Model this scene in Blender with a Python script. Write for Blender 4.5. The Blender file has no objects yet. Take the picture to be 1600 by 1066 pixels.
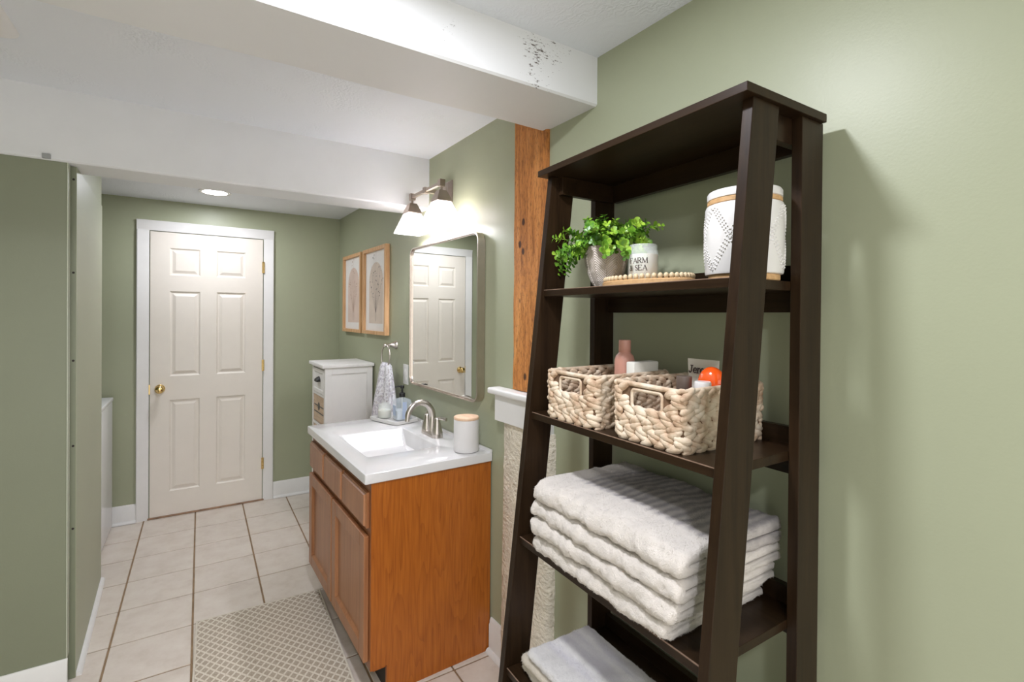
import bpy, bmesh, math, random
from mathutils import Matrix, Vector, noise
R = math.radians
rng = random.Random(7)
C = bpy.context.scene.collection
scene = bpy.context.scene

# ------------------------------------------------------------------ camera
FPX, CY = 764.997, 497.38                      # focal length and principal row in a 1600 x 1066 frame
YAW, PITCH, ROLL = 0.5668, -0.0058, 0.0077
CAM = Vector((0.3310, -2.4286, 1.4638))
fw = Vector((math.sin(YAW) * math.cos(PITCH), math.cos(YAW) * math.cos(PITCH), math.sin(PITCH)))
rt0 = Vector((math.cos(YAW), -math.sin(YAW), 0))
up0 = rt0.cross(fw)
rt = rt0 * math.cos(ROLL) + up0 * math.sin(ROLL)
up = rt.cross(fw)
cd = bpy.data.cameras.new('camera')
cam = bpy.data.objects.new('camera', cd)
C.objects.link(cam)
cd.sensor_width = 36.0
cd.lens = FPX / 1600 * 36.0
cd.shift_y = -(533.0 - CY) / 1600.0
cd.clip_start = 0.02
m = Matrix.Identity(4)
for i in range(3):
    m[i][0], m[i][1], m[i][2], m[i][3] = rt[i], up[i], -fw[i], CAM[i]
cam.matrix_world = m
scene.camera = cam

# ------------------------------------------------------------------ world, view
w = bpy.data.worlds.new('world')
scene.world = w
w.use_nodes = True
w.node_tree.nodes['Background'].inputs[0].default_value = (1.0, 0.98, 0.95, 1)
w.node_tree.nodes['Background'].inputs[1].default_value = 1.08
scene.view_settings.view_transform = 'Standard'
scene.view_settings.look = 'None'
scene.view_settings.gamma = 1.0
scene.view_settings.use_curve_mapping = False
scene.view_settings.exposure = 0.9

NEAR_W, REAR_FILL_W, VANITY_W, ALCOVE_W = 9.6, 9.0, 6.2, 4.8   # lamp powers; the rear one feeds an added fill lamp

# ------------------------------------------------------------------ frames
TH = R(2.0)                                     # the right wall stands 2 degrees off the tile grid
FW = Matrix.Translation((1.41, -0.58, 0)) @ Matrix.Rotation(R(90) + TH, 4, 'Z')      # (s along wall, d into room, z)
PHI = 0.0171
FS = Matrix.Translation((1.4109, -1.926, 0)) @ Matrix.Rotation(R(90) - PHI, 4, 'Z')  # ladder shelf (a, b, z)
FG = Matrix.Identity(4)

# ------------------------------------------------------------------ materials
MATS = {}
def nodes(name):
    mt = bpy.data.materials.new(name)
    mt.use_nodes = True
    nt = mt.node_tree
    b = nt.nodes['Principled BSDF']
    MATS[name] = mt
    return mt, nt, b
def N(nt, t, **kw):
    n = nt.nodes.new(t)
    for k, v in kw.items():
        if k in n.inputs.keys():
            n.inputs[k].default_value = v
        else:
            setattr(n, k, v)
    return n
def ramp(nt, fac, stops, interp='LINEAR'):
    r = nt.nodes.new('ShaderNodeValToRGB')
    r.color_ramp.interpolation = interp
    e = r.color_ramp.elements
    while len(e) < len(stops):
        e.new(0.5)
    for k, (p, c) in enumerate(stops):
        e[k].position = p
        e[k].color = (*c, 1) if len(c) == 3 else c
    nt.links.new(fac, r.inputs[0])
    return r
def coords(nt, scale=(1, 1, 1), rot=(0, 0, 0), kind='Object', loc=(0, 0, 0)):
    tc = nt.nodes.new('ShaderNodeTexCoord')
    mp = nt.nodes.new('ShaderNodeMapping')
    mp.inputs['Scale'].default_value = scale
    mp.inputs['Rotation'].default_value = rot
    mp.inputs['Location'].default_value = loc
    nt.links.new(tc.outputs[kind], mp.inputs[0])
    return mp.outputs[0]
def bump(nt, b, h, strength=0.2, dist=0.01):
    bp = nt.nodes.new('ShaderNodeBump')
    bp.inputs['Strength'].default_value = strength
    bp.inputs['Distance'].default_value = dist
    nt.links.new(h, bp.inputs['Height'])
    nt.links.new(bp.outputs[0], b.inputs['Normal'])
    return bp
def sep(nt, v):
    s = nt.nodes.new('ShaderNodeSeparateXYZ'); nt.links.new(v, s.inputs[0]); return s
def mth(nt, op, a, b_=None, clamp=False):
    n = nt.nodes.new('ShaderNodeMath'); n.operation = op; n.use_clamp = clamp
    for k, x in ((0, a), (1, b_)):
        if x is None: continue
        if isinstance(x, (int, float)): n.inputs[k].default_value = x
        else: nt.links.new(x, n.inputs[k])
    return n.outputs[0]
def tint(c, k): return tuple(min(1, x * k) for x in c)
def plain(name, col, rough=0.5, metal=0.0, var=0.06, vscale=9.0, bscale=0, bstr=0.1, bdist=0.002, **kw):
    """a colour with a little unevenness and, if asked, fine relief"""
    mt, nt, b = nodes(name)
    v = coords(nt)
    n = N(nt, 'ShaderNodeTexNoise', Scale=vscale, Detail=4.0)
    nt.links.new(v, n.inputs[0])
    r = ramp(nt, n.outputs[0], [(0.3, tint(col, 1 - var)), (0.7, tint(col, 1 + var))])
    nt.links.new(r.outputs[0], b.inputs['Base Color'])
    b.inputs['Roughness'].default_value = rough
    b.inputs['Metallic'].default_value = metal
    for k, x in kw.items():
        b.inputs[k.replace('_', ' ')].default_value = x
    if bscale:
        n2 = N(nt, 'ShaderNodeTexNoise', Scale=bscale, Detail=3.0)
        nt.links.new(v, n2.inputs[0])
        bump(nt, b, n2.outputs[0], bstr, bdist)
    return mt
def wood(name, dark, light, rough=0.4, along='Z', freq=18.0, stretch=0.07, bstr=0.05, distort=2.0, **kw):
    mt, nt, b = nodes(name)
    sc = {'X': (stretch, 1, 1), 'Y': (1, stretch, 1), 'Z': (1, 1, stretch)}[along]
    v = coords(nt, tuple(s * freq for s in sc))
    n = N(nt, 'ShaderNodeTexNoise', Scale=1.0, Detail=6.0, Roughness=0.6, Distortion=distort)
    nt.links.new(v, n.inputs[0])
    v2 = coords(nt, tuple(s * freq * 7 for s in sc))
    n2 = N(nt, 'ShaderNodeTexNoise', Scale=1.0, Detail=3.0)
    nt.links.new(v2, n2.inputs[0])
    mx = N(nt, 'ShaderNodeMath', operation='MULTIPLY_ADD')
    nt.links.new(n2.outputs[0], mx.inputs[0])
    mx.inputs[1].default_value = 0.45
    nt.links.new(n.outputs[0], mx.inputs[2])
    r = ramp(nt, mx.outputs[0], [(0.5, dark), (0.68, tuple((a + c) / 2 for a, c in zip(dark, light))), (0.9, light)])
    nt.links.new(r.outputs[0], b.inputs['Base Color'])
    b.inputs['Roughness'].default_value = rough
    for k, x in kw.items():
        b.inputs[k.replace('_', ' ')].default_value = x
    bump(nt, b, mx.outputs[0], bstr, 0.003)
    return mt
def emit(name, col, strength, base=(0.9, 0.9, 0.9)):
    mt, nt, b = nodes(name)
    b.inputs['Base Color'].default_value = (*base, 1)
    b.inputs['Emission Color'].default_value = (*col, 1)
    b.inputs['Emission Strength'].default_value = strength
    b.inputs['Roughness'].default_value = 0.3
    return mt

GREEN = (0.372, 0.395, 0.268)
def wall_paint(name, col):
    mt, nt, b = nodes(name)
    v = coords(nt)
    n = N(nt, 'ShaderNodeTexNoise', Scale=1.6, Detail=5.0)
    nt.links.new(v, n.inputs[0])
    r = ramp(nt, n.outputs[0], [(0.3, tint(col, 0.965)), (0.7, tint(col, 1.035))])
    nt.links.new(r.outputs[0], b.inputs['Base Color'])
    b.inputs['Roughness'].default_value = 0.42
    n1 = N(nt, 'ShaderNodeTexNoise', Scale=170.0, Detail=2.0)
    n2 = N(nt, 'ShaderNodeTexNoise', Scale=4.0, Detail=3.0)
    nt.links.new(v, n1.inputs[0]); nt.links.new(v, n2.inputs[0])
    ma = N(nt, 'ShaderNodeMath', operation='MULTIPLY_ADD')
    nt.links.new(n2.outputs[0], ma.inputs[0]); ma.inputs[1].default_value = 6.0
    nt.links.new(n1.outputs[0], ma.inputs[2])
    bump(nt, b, ma.outputs[0], 0.16, 0.0012)
    return mt
M_WALL = wall_paint('sage_wall_paint', GREEN)
M_PANEL_SHADED = wall_paint('sage_panel_painted_shade', (0.228, 0.246, 0.166))  # wall green darkened: the partition's shade is put into the colour
M_WHITE = plain('white_trim_paint', (0.80, 0.79, 0.77), 0.35, var=0.02)
M_DOORP = plain('cream_door_paint', (0.80, 0.745, 0.665), 0.42, var=0.015, bscale=60, bstr=0.05)
def ceiling_mat():
    mt, nt, b = nodes('troweled_ceiling_paint')
    v = coords(nt)
    b.inputs['Base Color'].default_value = (0.82, 0.85, 0.90, 1)
    b.inputs['Roughness'].default_value = 0.7
    n1 = N(nt, 'ShaderNodeTexNoise', Scale=9.0, Detail=8.0, Roughness=0.7, Distortion=1.5)
    nt.links.new(v, n1.inputs[0])
    w1 = N(nt, 'ShaderNodeTexWave', Scale=14.0, Distortion=14.0, Detail=3.0)
    w1.inputs['Detail Scale'].default_value = 2.2
    nt.links.new(v, w1.inputs[0])
    mk = N(nt, 'ShaderNodeTexNoise', Scale=3.5, Detail=2.0)
    nt.links.new(v, mk.inputs[0])
    mr = ramp(nt, mk.outputs[0], [(0.52, (0, 0, 0)), (0.68, (1, 1, 1))])
    mul = N(nt, 'ShaderNodeMath', operation='MULTIPLY')
    nt.links.new(w1.outputs['Fac'], mul.inputs[0]); nt.links.new(mr.outputs[0], mul.inputs[1])
    ad = N(nt, 'ShaderNodeMath', operation='ADD')
    nt.links.new(mul.outputs[0], ad.inputs[0]); nt.links.new(n1.outputs[0], ad.inputs[1])
    bump(nt, b, ad.outputs[0], 0.35, 0.006)
    return mt
M_CEIL = ceiling_mat()
def beam_mat():
    mt, nt, b = nodes('chipped_beam_paint')
    v = coords(nt)
    # chips cluster towards the wall end, sparser along the rest
    n = N(nt, 'ShaderNodeTexNoise', Scale=85.0, Detail=5.0, Roughness=0.75)
    nt.links.new(coords(nt, (0.55, 1, 1.5)), n.inputs[0])
    cl = N(nt, 'ShaderNodeTexNoise', Scale=5.5, Detail=2.0)
    nt.links.new(v, cl.inputs[0])
    ad = N(nt, 'ShaderNodeMath', operation='MULTIPLY_ADD')
    nt.links.new(cl.outputs[0], ad.inputs[0]); ad.inputs[1].default_value = 0.5
    nt.links.new(n.outputs[0], ad.inputs[2])
    sx = sep(nt, v)
    near = mth(nt, 'LESS_THAN', sx.outputs[1], -1.2035)
    px = mth(nt, 'MULTIPLY', mth(nt, 'SUBTRACT', 1.0, mth(nt, 'DIVIDE', mth(nt, 'ABSOLUTE', mth(nt, 'SUBTRACT', sx.outputs[0], 1.19)), 0.13), True), 0.085)
    val = mth(nt, 'MULTIPLY', mth(nt, 'ADD', ad.outputs[0], px), near)
    r = ramp(nt, val, [(0.965, (0.765, 0.77, 0.775)), (0.985, (0.12, 0.10, 0.085))])
    nt.links.new(r.outputs[0], b.inputs['Base Color'])
    b.inputs['Roughness'].default_value = 0.5
    n2 = N(nt, 'ShaderNodeTexNoise', Scale=30.0, Detail=5.0)
    nt.links.new(coords(nt, (0.3, 1, 1)), n2.inputs[0])
    bump(nt, b, n2.outputs[0], 0.25, 0.004)
    return mt
M_BEAM = beam_mat()
M_BEAM2 = plain('white_boxed_beam_paint', (0.765, 0.775, 0.79), 0.5, var=0.015, bscale=20, bstr=0.12, bdist=0.003)
def tile_mat():
    mt, nt, b = nodes('beige_ceramic_tile')
    oi = nt.nodes.new('ShaderNodeObjectInfo')
    tc = nt.nodes.new('ShaderNodeTexCoord')
    ad = N(nt, 'ShaderNodeVectorMath', operation='ADD')
    sc = N(nt, 'ShaderNodeVectorMath', operation='SCALE')
    nt.links.new(oi.outputs['Location'], sc.inputs[0]); sc.inputs['Scale'].default_value = 3.7
    nt.links.new(tc.outputs['Object'], ad.inputs[0]); nt.links.new(sc.outputs[0], ad.inputs[1])
    n = N(nt, 'ShaderNodeTexNoise', Scale=9.0, Detail=7.0, Roughness=0.65)
    nt.links.new(ad.outputs[0], n.inputs[0])
    r = ramp(nt, n.outputs[0], [(0.3, (0.62, 0.54, 0.46)), (0.5, (0.70, 0.625, 0.55)), (0.7, (0.75, 0.685, 0.61))])
    nt.links.new(r.outputs[0], b.inputs['Base Color'])
    b.inputs['Roughness'].default_value = 0.38
    n2 = N(nt, 'ShaderNodeTexNoise', Scale=60.0, Detail=3.0)
    nt.links.new(ad.outputs[0], n2.inputs[0])
    bump(nt, b, n2.outputs[0], 0.06, 0.001)
    return mt
M_TILE = tile_mat()
M_GROUT = plain('brown_grout', (0.30, 0.20, 0.115), 0.9, var=0.25, vscale=14, bscale=200, bstr=0.3)
def veneer():
    mt, nt, b = nodes('orange_cabinet_side_veneer')
    n = N(nt, 'ShaderNodeTexNoise', Scale=1.0, Detail=2.0, Roughness=0.45)
    nt.links.new(coords(nt, (9, 9, 0.95)), n.inputs[0])
    ring = mth(nt, 'FRACT', mth(nt, 'MULTIPLY', n.outputs[0], 17.0))
    line = mth(nt, 'POWER', ring, 3.0)
    f = N(nt, 'ShaderNodeTexNoise', Scale=1.0, Detail=4.0); nt.links.new(coords(nt, (150, 150, 7)), f.inputs[0])
    v = mth(nt, 'ADD', mth(nt, 'MULTIPLY', line, 0.19), mth(nt, 'MULTIPLY', f.outputs[0], 0.85))
    r = ramp(nt, v, [(0.25, (0.45, 0.135, 0.014)), (0.50, (0.37, 0.100, 0.009)), (0.85, (0.235, 0.056, 0.004))])
    nt.links.new(r.outputs[0], b.inputs['Base Color'])
    b.inputs['Roughness'].default_value = 0.38
    return mt
M_VSIDE = veneer()
M_VFRONT = wood('brown_cabinet_front_wood', (0.27, 0.103, 0.038), (0.41, 0.180, 0.078), 0.34, 'Z', 14.0, 0.07, 0.02, 1.2)
M_VFRAME = wood('dark_cabinet_frame_wood', (0.16, 0.05, 0.014), (0.30, 0.11, 0.035), 0.36, 'Z', 16.0, 0.07, 0.02)
M_KICK = plain('dark_toe_kick', (0.02, 0.012, 0.008), 0.6)
M_ESP = wood('espresso_stained_wood', (0.012, 0.0060, 0.0028), (0.028, 0.0150, 0.0068), 0.36, 'Z', 24.0, 0.06, 0.04, 1.0, Specular_IOR_Level=0.2)
M_ESPH = wood('espresso_stained_board', (0.012, 0.0060, 0.0028), (0.028, 0.0150, 0.0068), 0.33, 'X', 24.0, 0.06, 0.04, 1.0, Specular_IOR_Level=0.2)
M_EDGE = plain('worn_board_edge', (0.20, 0.13, 0.09), 0.45, var=0.3, vscale=30)
def timber_mat():
    mt, nt, b = nodes('rough_sawn_timber')
    v = coords(nt, (26, 26, 2.2))
    n = N(nt, 'ShaderNodeTexNoise', Scale=1.0, Detail=8.0, Roughness=0.65, Distortion=1.4)
    nt.links.new(v, n.inputs[0])
    r = ramp(nt, n.outputs[0], [(0.28, (0.24, 0.075, 0.012)), (0.48, (0.56, 0.215, 0.045)), (0.72, (0.72, 0.34, 0.10))])
    # knots and nail holes
    vo = N(nt, 'ShaderNodeTexVoronoi', Scale=1.0)
    nt.links.new(coords(nt, (13, 13, 8.5), loc=(0.35, 0.1, 0.6)), vo.inputs[0])
    k = ramp(nt, vo.outputs['Distance'], [(0.10, (0.05, 0.02, 0.008)), (0.15, (1, 1, 1))])
    mx = N(nt, 'ShaderNodeMix', data_type='RGBA', blend_type='MULTIPLY')
    mx.inputs['Factor'].default_value = 0.9
    nt.links.new(r.outputs[0], mx.inputs['A']); nt.links.new(k.outputs[0], mx.inputs['B'])
    nt.links.new(mx.outputs['Result'], b.inputs['Base Color'])
    b.inputs['Roughness'].default_value = 0.75
    f = N(nt, 'ShaderNodeTexNoise', Scale=1.0, Detail=4.0, Roughness=0.7)
    nt.links.new(coords(nt, (150, 150, 38)), f.inputs[0])
    fr = ramp(nt, f.outputs[0], [(0.34, (0.35, 0.30, 0.26)), (0.5, (1, 1, 1))])
    mx2 = N(nt, 'ShaderNodeMix', data_type='RGBA', blend_type='MULTIPLY'); mx2.inputs['Factor'].default_value = 0.8
    nt.links.new(mx.outputs['Result'], mx2.inputs['A']); nt.links.new(fr.outputs[0], mx2.inputs['B'])
    nt.links.new(mx2.outputs['Result'], b.inputs['Base Color'])
    hs = mth(nt, 'ADD', n.outputs[0], mth(nt, 'MULTIPLY', f.outputs[0], 0.5))
    bump(nt, b, hs, 0.6, 0.006)
    return mt
M_TIMBER = timber_mat()
M_PLASTER = plain('cream_rough_plaster', (0.80, 0.735, 0.61), 0.85, var=0.07, vscale=20, bscale=75, bstr=0.9, bdist=0.012)
M_COUNTER = plain('white_cultured_marble', (0.70, 0.69, 0.685), 0.16, var=0.012, vscale=4, Coat_Weight=0.3, Coat_Roughness=0.08)
M_NICKEL = plain('brushed_nickel', (0.60, 0.55, 0.51), 0.28, 1.0, var=0.04, vscale=40)
M_BRONZE = plain('warm_brushed_metal', (0.42, 0.35, 0.31), 0.33, 1.0, var=0.05, vscale=40)
M_MIRRORF = plain('brushed_mirror_frame', (0.56, 0.49, 0.43), 0.27, 1.0, var=0.05, vscale=30)
M_BRASS = plain('polished_brass', (0.83, 0.60, 0.26), 0.14, 1.0, var=0.03)
M_BLACK = plain('black_plastic', (0.012, 0.012, 0.012), 0.35)
M_BLKMET = plain('black_iron', (0.018, 0.017, 0.016), 0.45, 0.6)
mt, nt, b = nodes('mirror_glass')
b.inputs['Base Color'].default_value = (0.90, 0.915, 0.89, 1); b.inputs['Metallic'].default_value = 1.0
b.inputs['Roughness'].default_value = 0.012
M_MIRROR = mt
M_CABW = plain('white_cabinet_paint', (0.78, 0.765, 0.74), 0.45, var=0.02)
M_CABD = wood('washed_paulownia_wood', (0.40, 0.27, 0.165), (0.63, 0.48, 0.34), 0.6, 'X', 20.0, 0.08, 0.1)
M_FRAMEW = wood('light_oak_frame', (0.52, 0.27, 0.115), (0.74, 0.46, 0.24), 0.45, 'Z', 26.0, 0.06, 0.05)
M_PAPER = plain('print_paper', (0.82, 0.79, 0.76), 0.6, var=0.01)
M_BLUSH = plain('blush_print_ink', (0.70, 0.55, 0.47), 0.6, var=0.05, vscale=12)
M_TAN = plain('tan_print_ink', (0.68, 0.57, 0.48), 0.6, var=0.05, vscale=12)
M_INK = plain('dark_print_ink', (0.06, 0.04, 0.035), 0.6)
M_INKB = plain('brown_print_ink', (0.42, 0.24, 0.14), 0.6)
M_CER = plain('white_glazed_ceramic', (0.71, 0.69, 0.665), 0.28, var=0.012)
M_CANW = plain('matte_white_ceramic', (0.76, 0.74, 0.735), 0.55, var=0.012)
M_LIDW = wood('pale_bamboo_lid', (0.70, 0.44, 0.27), (0.86, 0.62, 0.44), 0.45, 'X', 30.0, 0.08, 0.02)
M_CORK = wood('tan_cork_wood', (0.44, 0.25, 0.10), (0.62, 0.39, 0.19), 0.6, 'X', 40.0, 0.3, 0.05)
mt, nt, b = nodes('greige_stoneware')
at = nt.nodes.new('ShaderNodeAttribute'); at.attribute_name = 'groove'
n = N(nt, 'ShaderNodeTexNoise', Scale=40.0, Detail=4.0); nt.links.new(coords(nt), n.inputs[0])
r = ramp(nt, n.outputs[0], [(0.3, (0.60, 0.53, 0.465)), (0.7, (0.67, 0.60, 0.535))])
mxg = N(nt, 'ShaderNodeMix', data_type='RGBA'); nt.links.new(at.outputs['Fac'], mxg.inputs['Factor'])
nt.links.new(r.outputs[0], mxg.inputs['A']); mxg.inputs['B'].default_value = (0.27, 0.215, 0.175, 1)
nt.links.new(mxg.outputs['Result'], b.inputs['Base Color']); b.inputs['Roughness'].default_value = 0.65
M_POT = mt
M_SOIL = plain('dark_moss', (0.035, 0.045, 0.015), 0.95, var=0.4, vscale=80)
def leaf_mat():
    mt, nt, b = nodes('glossy_green_leaf')
    v = coords(nt)
    n = N(nt, 'ShaderNodeTexNoise', Scale=26.0, Detail=2.0)
    nt.links.new(v, n.inputs[0])
    r = ramp(nt, n.outputs[0], [(0.32, (0.045, 0.135, 0.012)), (0.5, (0.13, 0.30, 0.02)), (0.68, (0.32, 0.50, 0.05))])
    nt.links.new(r.outputs[0], b.inputs['Base Color'])
    b.inputs['Roughness'].default_value = 0.4
    b.inputs['Subsurface Weight'].default_value = 0.0
    return mt
M_LEAF = leaf_mat()
M_STEM = plain('green_stem', (0.10, 0.19, 0.03), 0.6)
def glass(name, col=(1, 1, 1), rough=0.02, alpha=0.25):
    """thin container glass: mostly see-through with a coat of reflection"""
    mt, nt, b = nodes(name)
    b.inputs['Base Color'].default_value = (*col, 1)
    b.inputs['Roughness'].default_value = rough
    b.inputs['Alpha'].default_value = alpha
    b.inputs['Specular IOR Level'].default_value = 0.9
    n = N(nt, 'ShaderNodeTexNoise', Scale=8.0)
    nt.links.new(coords(nt), n.inputs[0])
    r = ramp(nt, n.outputs[0], [(0.3, tint(col, 0.97)), (0.7, col)])
    nt.links.new(r.outputs[0], b.inputs['Base Color'])
    return mt
M_GLASS = glass('clear_jar_glass', (0.86, 0.90, 0.86), 0.03, 0.28)
M_BLUEG = glass('pale_blue_bottle_glass', (0.74, 0.82, 0.90), 0.03, 0.30)
M_WAX = plain('cream_wax', (0.80, 0.765, 0.67), 0.5, var=0.02, Subsurface_Weight=0.2)
M_PINK = plain('dusty_pink_plastic', (0.60, 0.30, 0.225), 0.42, var=0.02)
M_ORANGE = plain('orange_translucent_plastic', (0.86, 0.105, 0.012), 0.16, var=0.06, vscale=30, Coat_Weight=0.5)
M_TAUPE = plain('taupe_cap_plastic', (0.13, 0.095, 0.075), 0.4)
M_OFFW = plain('off_white_plastic', (0.79, 0.77, 0.69), 0.4, var=0.01)
M_WICKER = None
def wicker_mat():
    mt, nt, b = nodes('water_hyacinth_fibre')
    v = coords(nt)
    n = N(nt, 'ShaderNodeTexNoise', Scale=34.0, Detail=3.0)
    nt.links.new(v, n.inputs[0])
    r = ramp(nt, n.outputs[0], [(0.25, (0.33, 0.20, 0.115)), (0.42, (0.56, 0.41, 0.28)), (0.6, (0.69, 0.57, 0.43)), (0.8, (0.75, 0.65, 0.53))])
    nt.links.new(r.outputs[0], b.inputs['Base Color'])
    b.inputs['Roughness'].default_value = 0.65
    n2 = N(nt, 'ShaderNodeTexNoise', Scale=1.0, Detail=3.0)
    nt.links.new(coords(nt, (70, 70, 420)), n2.inputs[0])
    bump(nt, b, n2.outputs[0], 0.45, 0.002)
    return mt
M_WICKER = wicker_mat()
M_WICKD = plain('brown_weave_gap_shade', (0.15, 0.085, 0.045), 0.9, var=0.3, vscale=60)  # dark backing of the weave: shade in the gaps put into the colour
def towel_mat(name, stripes=None, base=(0.80, 0.735, 0.665)):
    mt, nt, b = nodes(name)
    v = coords(nt)
    n = N(nt, 'ShaderNodeTexNoise', Scale=22.0, Detail=5.0)
    nt.links.new(v, n.inputs[0])
    r = ramp(nt, n.outputs[0], [(0.3, tint(base, 0.95)), (0.7, tint(base, 1.05))])
    col = r.outputs[0]
    if stripes:
        col = stripes(nt, v, col)
    nt.links.new(col, b.inputs['Base Color'])
    b.inputs['Roughness'].default_value = 0.95
    b.inputs['Sheen Weight'].default_value = 0.35
    b.inputs['Sheen Roughness'].default_value = 0.5
    n2 = N(nt, 'ShaderNodeTexNoise', Scale=520.0, Detail=3.0, Roughness=0.7)
    nt.links.new(v, n2.inputs[0])
    n3 = N(nt, 'ShaderNodeTexNoise', Scale=110.0, Detail=3.0)
    nt.links.new(v, n3.inputs[0])
    ad = N(nt, 'ShaderNodeMath', operation='ADD')
    nt.links.new(n2.outputs[0], ad.inputs[0]); nt.links.new(n3.outputs[0], ad.inputs[1])
    bump(nt, b, ad.outputs[0], 0.7, 0.006)
    return mt
def mix(nt, fac, a, b_):
    n = N(nt, 'ShaderNodeMix', data_type='RGBA')
    nt.links.new(fac, n.inputs['Factor'])
    for k, x in (('A', a), ('B', b_)):
        if isinstance(x, tuple): n.inputs[k].default_value = (*x, 1)
        else: nt.links.new(x, n.inputs[k])
    return n.outputs['Result']
def band(nt, x, lo, hi, soft=0.008):
    a = mth(nt, 'DIVIDE', mth(nt, 'SUBTRACT', x, lo), soft, True)
    c = mth(nt, 'DIVIDE', mth(nt, 'SUBTRACT', hi, x), soft, True)
    return mth(nt, 'MULTIPLY', a, c)

# ------------------------------------------------------------------ mesh helpers
def mesh_obj(name, bm, mat, parent=None, smooth=None, frame=None, base=(0, 0, 0)):
    """link a bmesh (in frame coordinates) as one object whose origin is at base"""
    bmesh.ops.recalc_face_normals(bm, faces=bm.faces)
    me = bpy.data.meshes.new(name)
    if any(base): bmesh.ops.translate(bm, verts=bm.verts, vec=-Vector(base))
    bm.to_mesh(me); bm.free()
    if mat is not None: me.materials.append(mat)
    if smooth is not None:
        for p in me.polygons: p.use_smooth = True
        me.set_sharp_from_angle(angle=R(smooth))
    o = bpy.data.objects.new(name, me)
    C.objects.link(o)
    if parent is not None: o.parent = parent
    if frame is not None: o.matrix_local = frame @ Matrix.Translation(base)
    return o
class Thing:
    """an Empty at the thing's base; parts are written in the coordinates of its frame"""
    def __init__(self, name, label, cat, frame, base, group=None, kind=None):
        self.o = bpy.data.objects.new(name, None)
        C.objects.link(self.o)
        self.o.empty_display_size = 0.05
        self.o.matrix_world = frame @ Matrix.Translation(base)
        self.base = base
        if kind: self.o['kind'] = kind
        else: tag(self.o, label, cat, group)
    def part(self, name, bm, mat, smooth=None, label=None, parent=None):
        bmesh.ops.translate(bm, verts=bm.verts, vec=-Vector(self.base))
        o = mesh_obj(name, bm, mat, parent or self.o, smooth)
        if label: o['label'] = label
        return o
def tag(o, label, cat, group=None):
    o['label'] = label; o['category'] = cat
    if group: o['group'] = group
    return o
def struct(name, bm, mat, smooth=None, frame=None, base=(0, 0, 0), label=None):
    o = mesh_obj(name, bm, mat, None, smooth, frame, base)
    o['kind'] = 'structure'
    if label: o['label'] = label
    return o
def B(): return bmesh.new()
def box(bm, x0, x1, y0, y1, z0, z1, bev=0.0, seg=2):
    vs = [bm.verts.new(p) for p in ((x0, y0, z0), (x1, y0, z0), (x1, y1, z0), (x0, y1, z0), (x0, y0, z1), (x1, y0, z1), (x1, y1, z1), (x0, y1, z1))]
    fs = [bm.faces.new([vs[i] for i in f]) for f in ((0, 3, 2, 1), (4, 5, 6, 7), (0, 1, 5, 4), (1, 2, 6, 5), (2, 3, 7, 6), (3, 0, 4, 7))]
    if bev:
        es = list({e for f in fs for e in f.edges})
        bmesh.ops.bevel(bm, geom=es, offset=bev, segments=seg, profile=0.5, affect='EDGES')
    return bm
def hexa(bm, pts, bev=0.0):
    """8 points: lower quad then upper quad, same order"""
    vs = [bm.verts.new(p) for p in pts]
    fs = [bm.faces.new([vs[i] for i in f]) for f in ((0, 3, 2, 1), (4, 5, 6, 7), (0, 1, 5, 4), (1, 2, 6, 5), (2, 3, 7, 6), (3, 0, 4, 7))]
    if bev:
        es = list({e for f in fs for e in f.edges})
        bmesh.ops.bevel(bm, geom=es, offset=bev, segments=2, profile=0.5, affect='EDGES')
    return bm
def lathe(bm, prof, c=(0, 0, 0), n=40, axis='Z', cap=True):
    """prof: (r, h) from bottom to top"""
    rings = []
    for r, h in prof:
        ring = []
        for k in range(n):
            t = 2 * math.pi * k / n
            p = (r * math.cos(t), r * math.sin(t), h)
            if axis == 'Y': p = (p[0], p[2], p[1])
            if axis == 'X': p = (p[2], p[0], p[1])
            ring.append(bm.verts.new((c[0] + p[0], c[1] + p[1], c[2] + p[2])))
        rings.append(ring)
    for a, b_ in zip(rings, rings[1:]):
        for k in range(n):
            bm.faces.new((a[k], a[(k + 1) % n], b_[(k + 1) % n], b_[k]))
    if cap:
        if prof[0][0] > 1e-6: bm.faces.new(rings[0][::-1])
        if prof[-1][0] > 1e-6: bm.faces.new(rings[-1])
    bmesh.ops.remove_doubles(bm, verts=[v for r_ in (rings[0], rings[-1]) for v in r_], dist=1e-6)
    return bm
def tube(bm, pts, rad, n=12, closed=False, cap=True, flat=None):
    pts = [Vector(p) for p in pts]
    rads = rad if isinstance(rad, (list, tuple)) else [rad] * len(pts)
    rings = []
    prev = None
    L = len(pts)
    for i, p in enumerate(pts):
        if closed: t = (pts[(i + 1) % L] - pts[i - 1]).normalized()
        else: t = (pts[min(i + 1, L - 1)] - pts[max(i - 1, 0)]).normalized()
        if prev is None:
            a = Vector((0, 0, 1)) if abs(t.z) < 0.9 else Vector((1, 0, 0))
            u = t.cross(a).normalized()
        else:
            u = (prev - t * prev.dot(t)).normalized()
        prev = u
        v = t.cross(u)
        rings.append([bm.verts.new(p + (u * math.cos(2 * math.pi * k / n) + v * math.sin(2 * math.pi * k / n)) * rads[i]) for k in range(n)])
    rr = list(zip(rings, rings[1:]))
    if closed: rr.append((rings[-1], rings[0]))
    for a, b_ in rr:
        for k in range(n):
            bm.faces.new((a[k], a[(k + 1) % n], b_[(k + 1) % n], b_[k]))
    if cap and not closed:
        bm.faces.new(rings[0][::-1]); bm.faces.new(rings[-1])
    return bm
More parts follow.
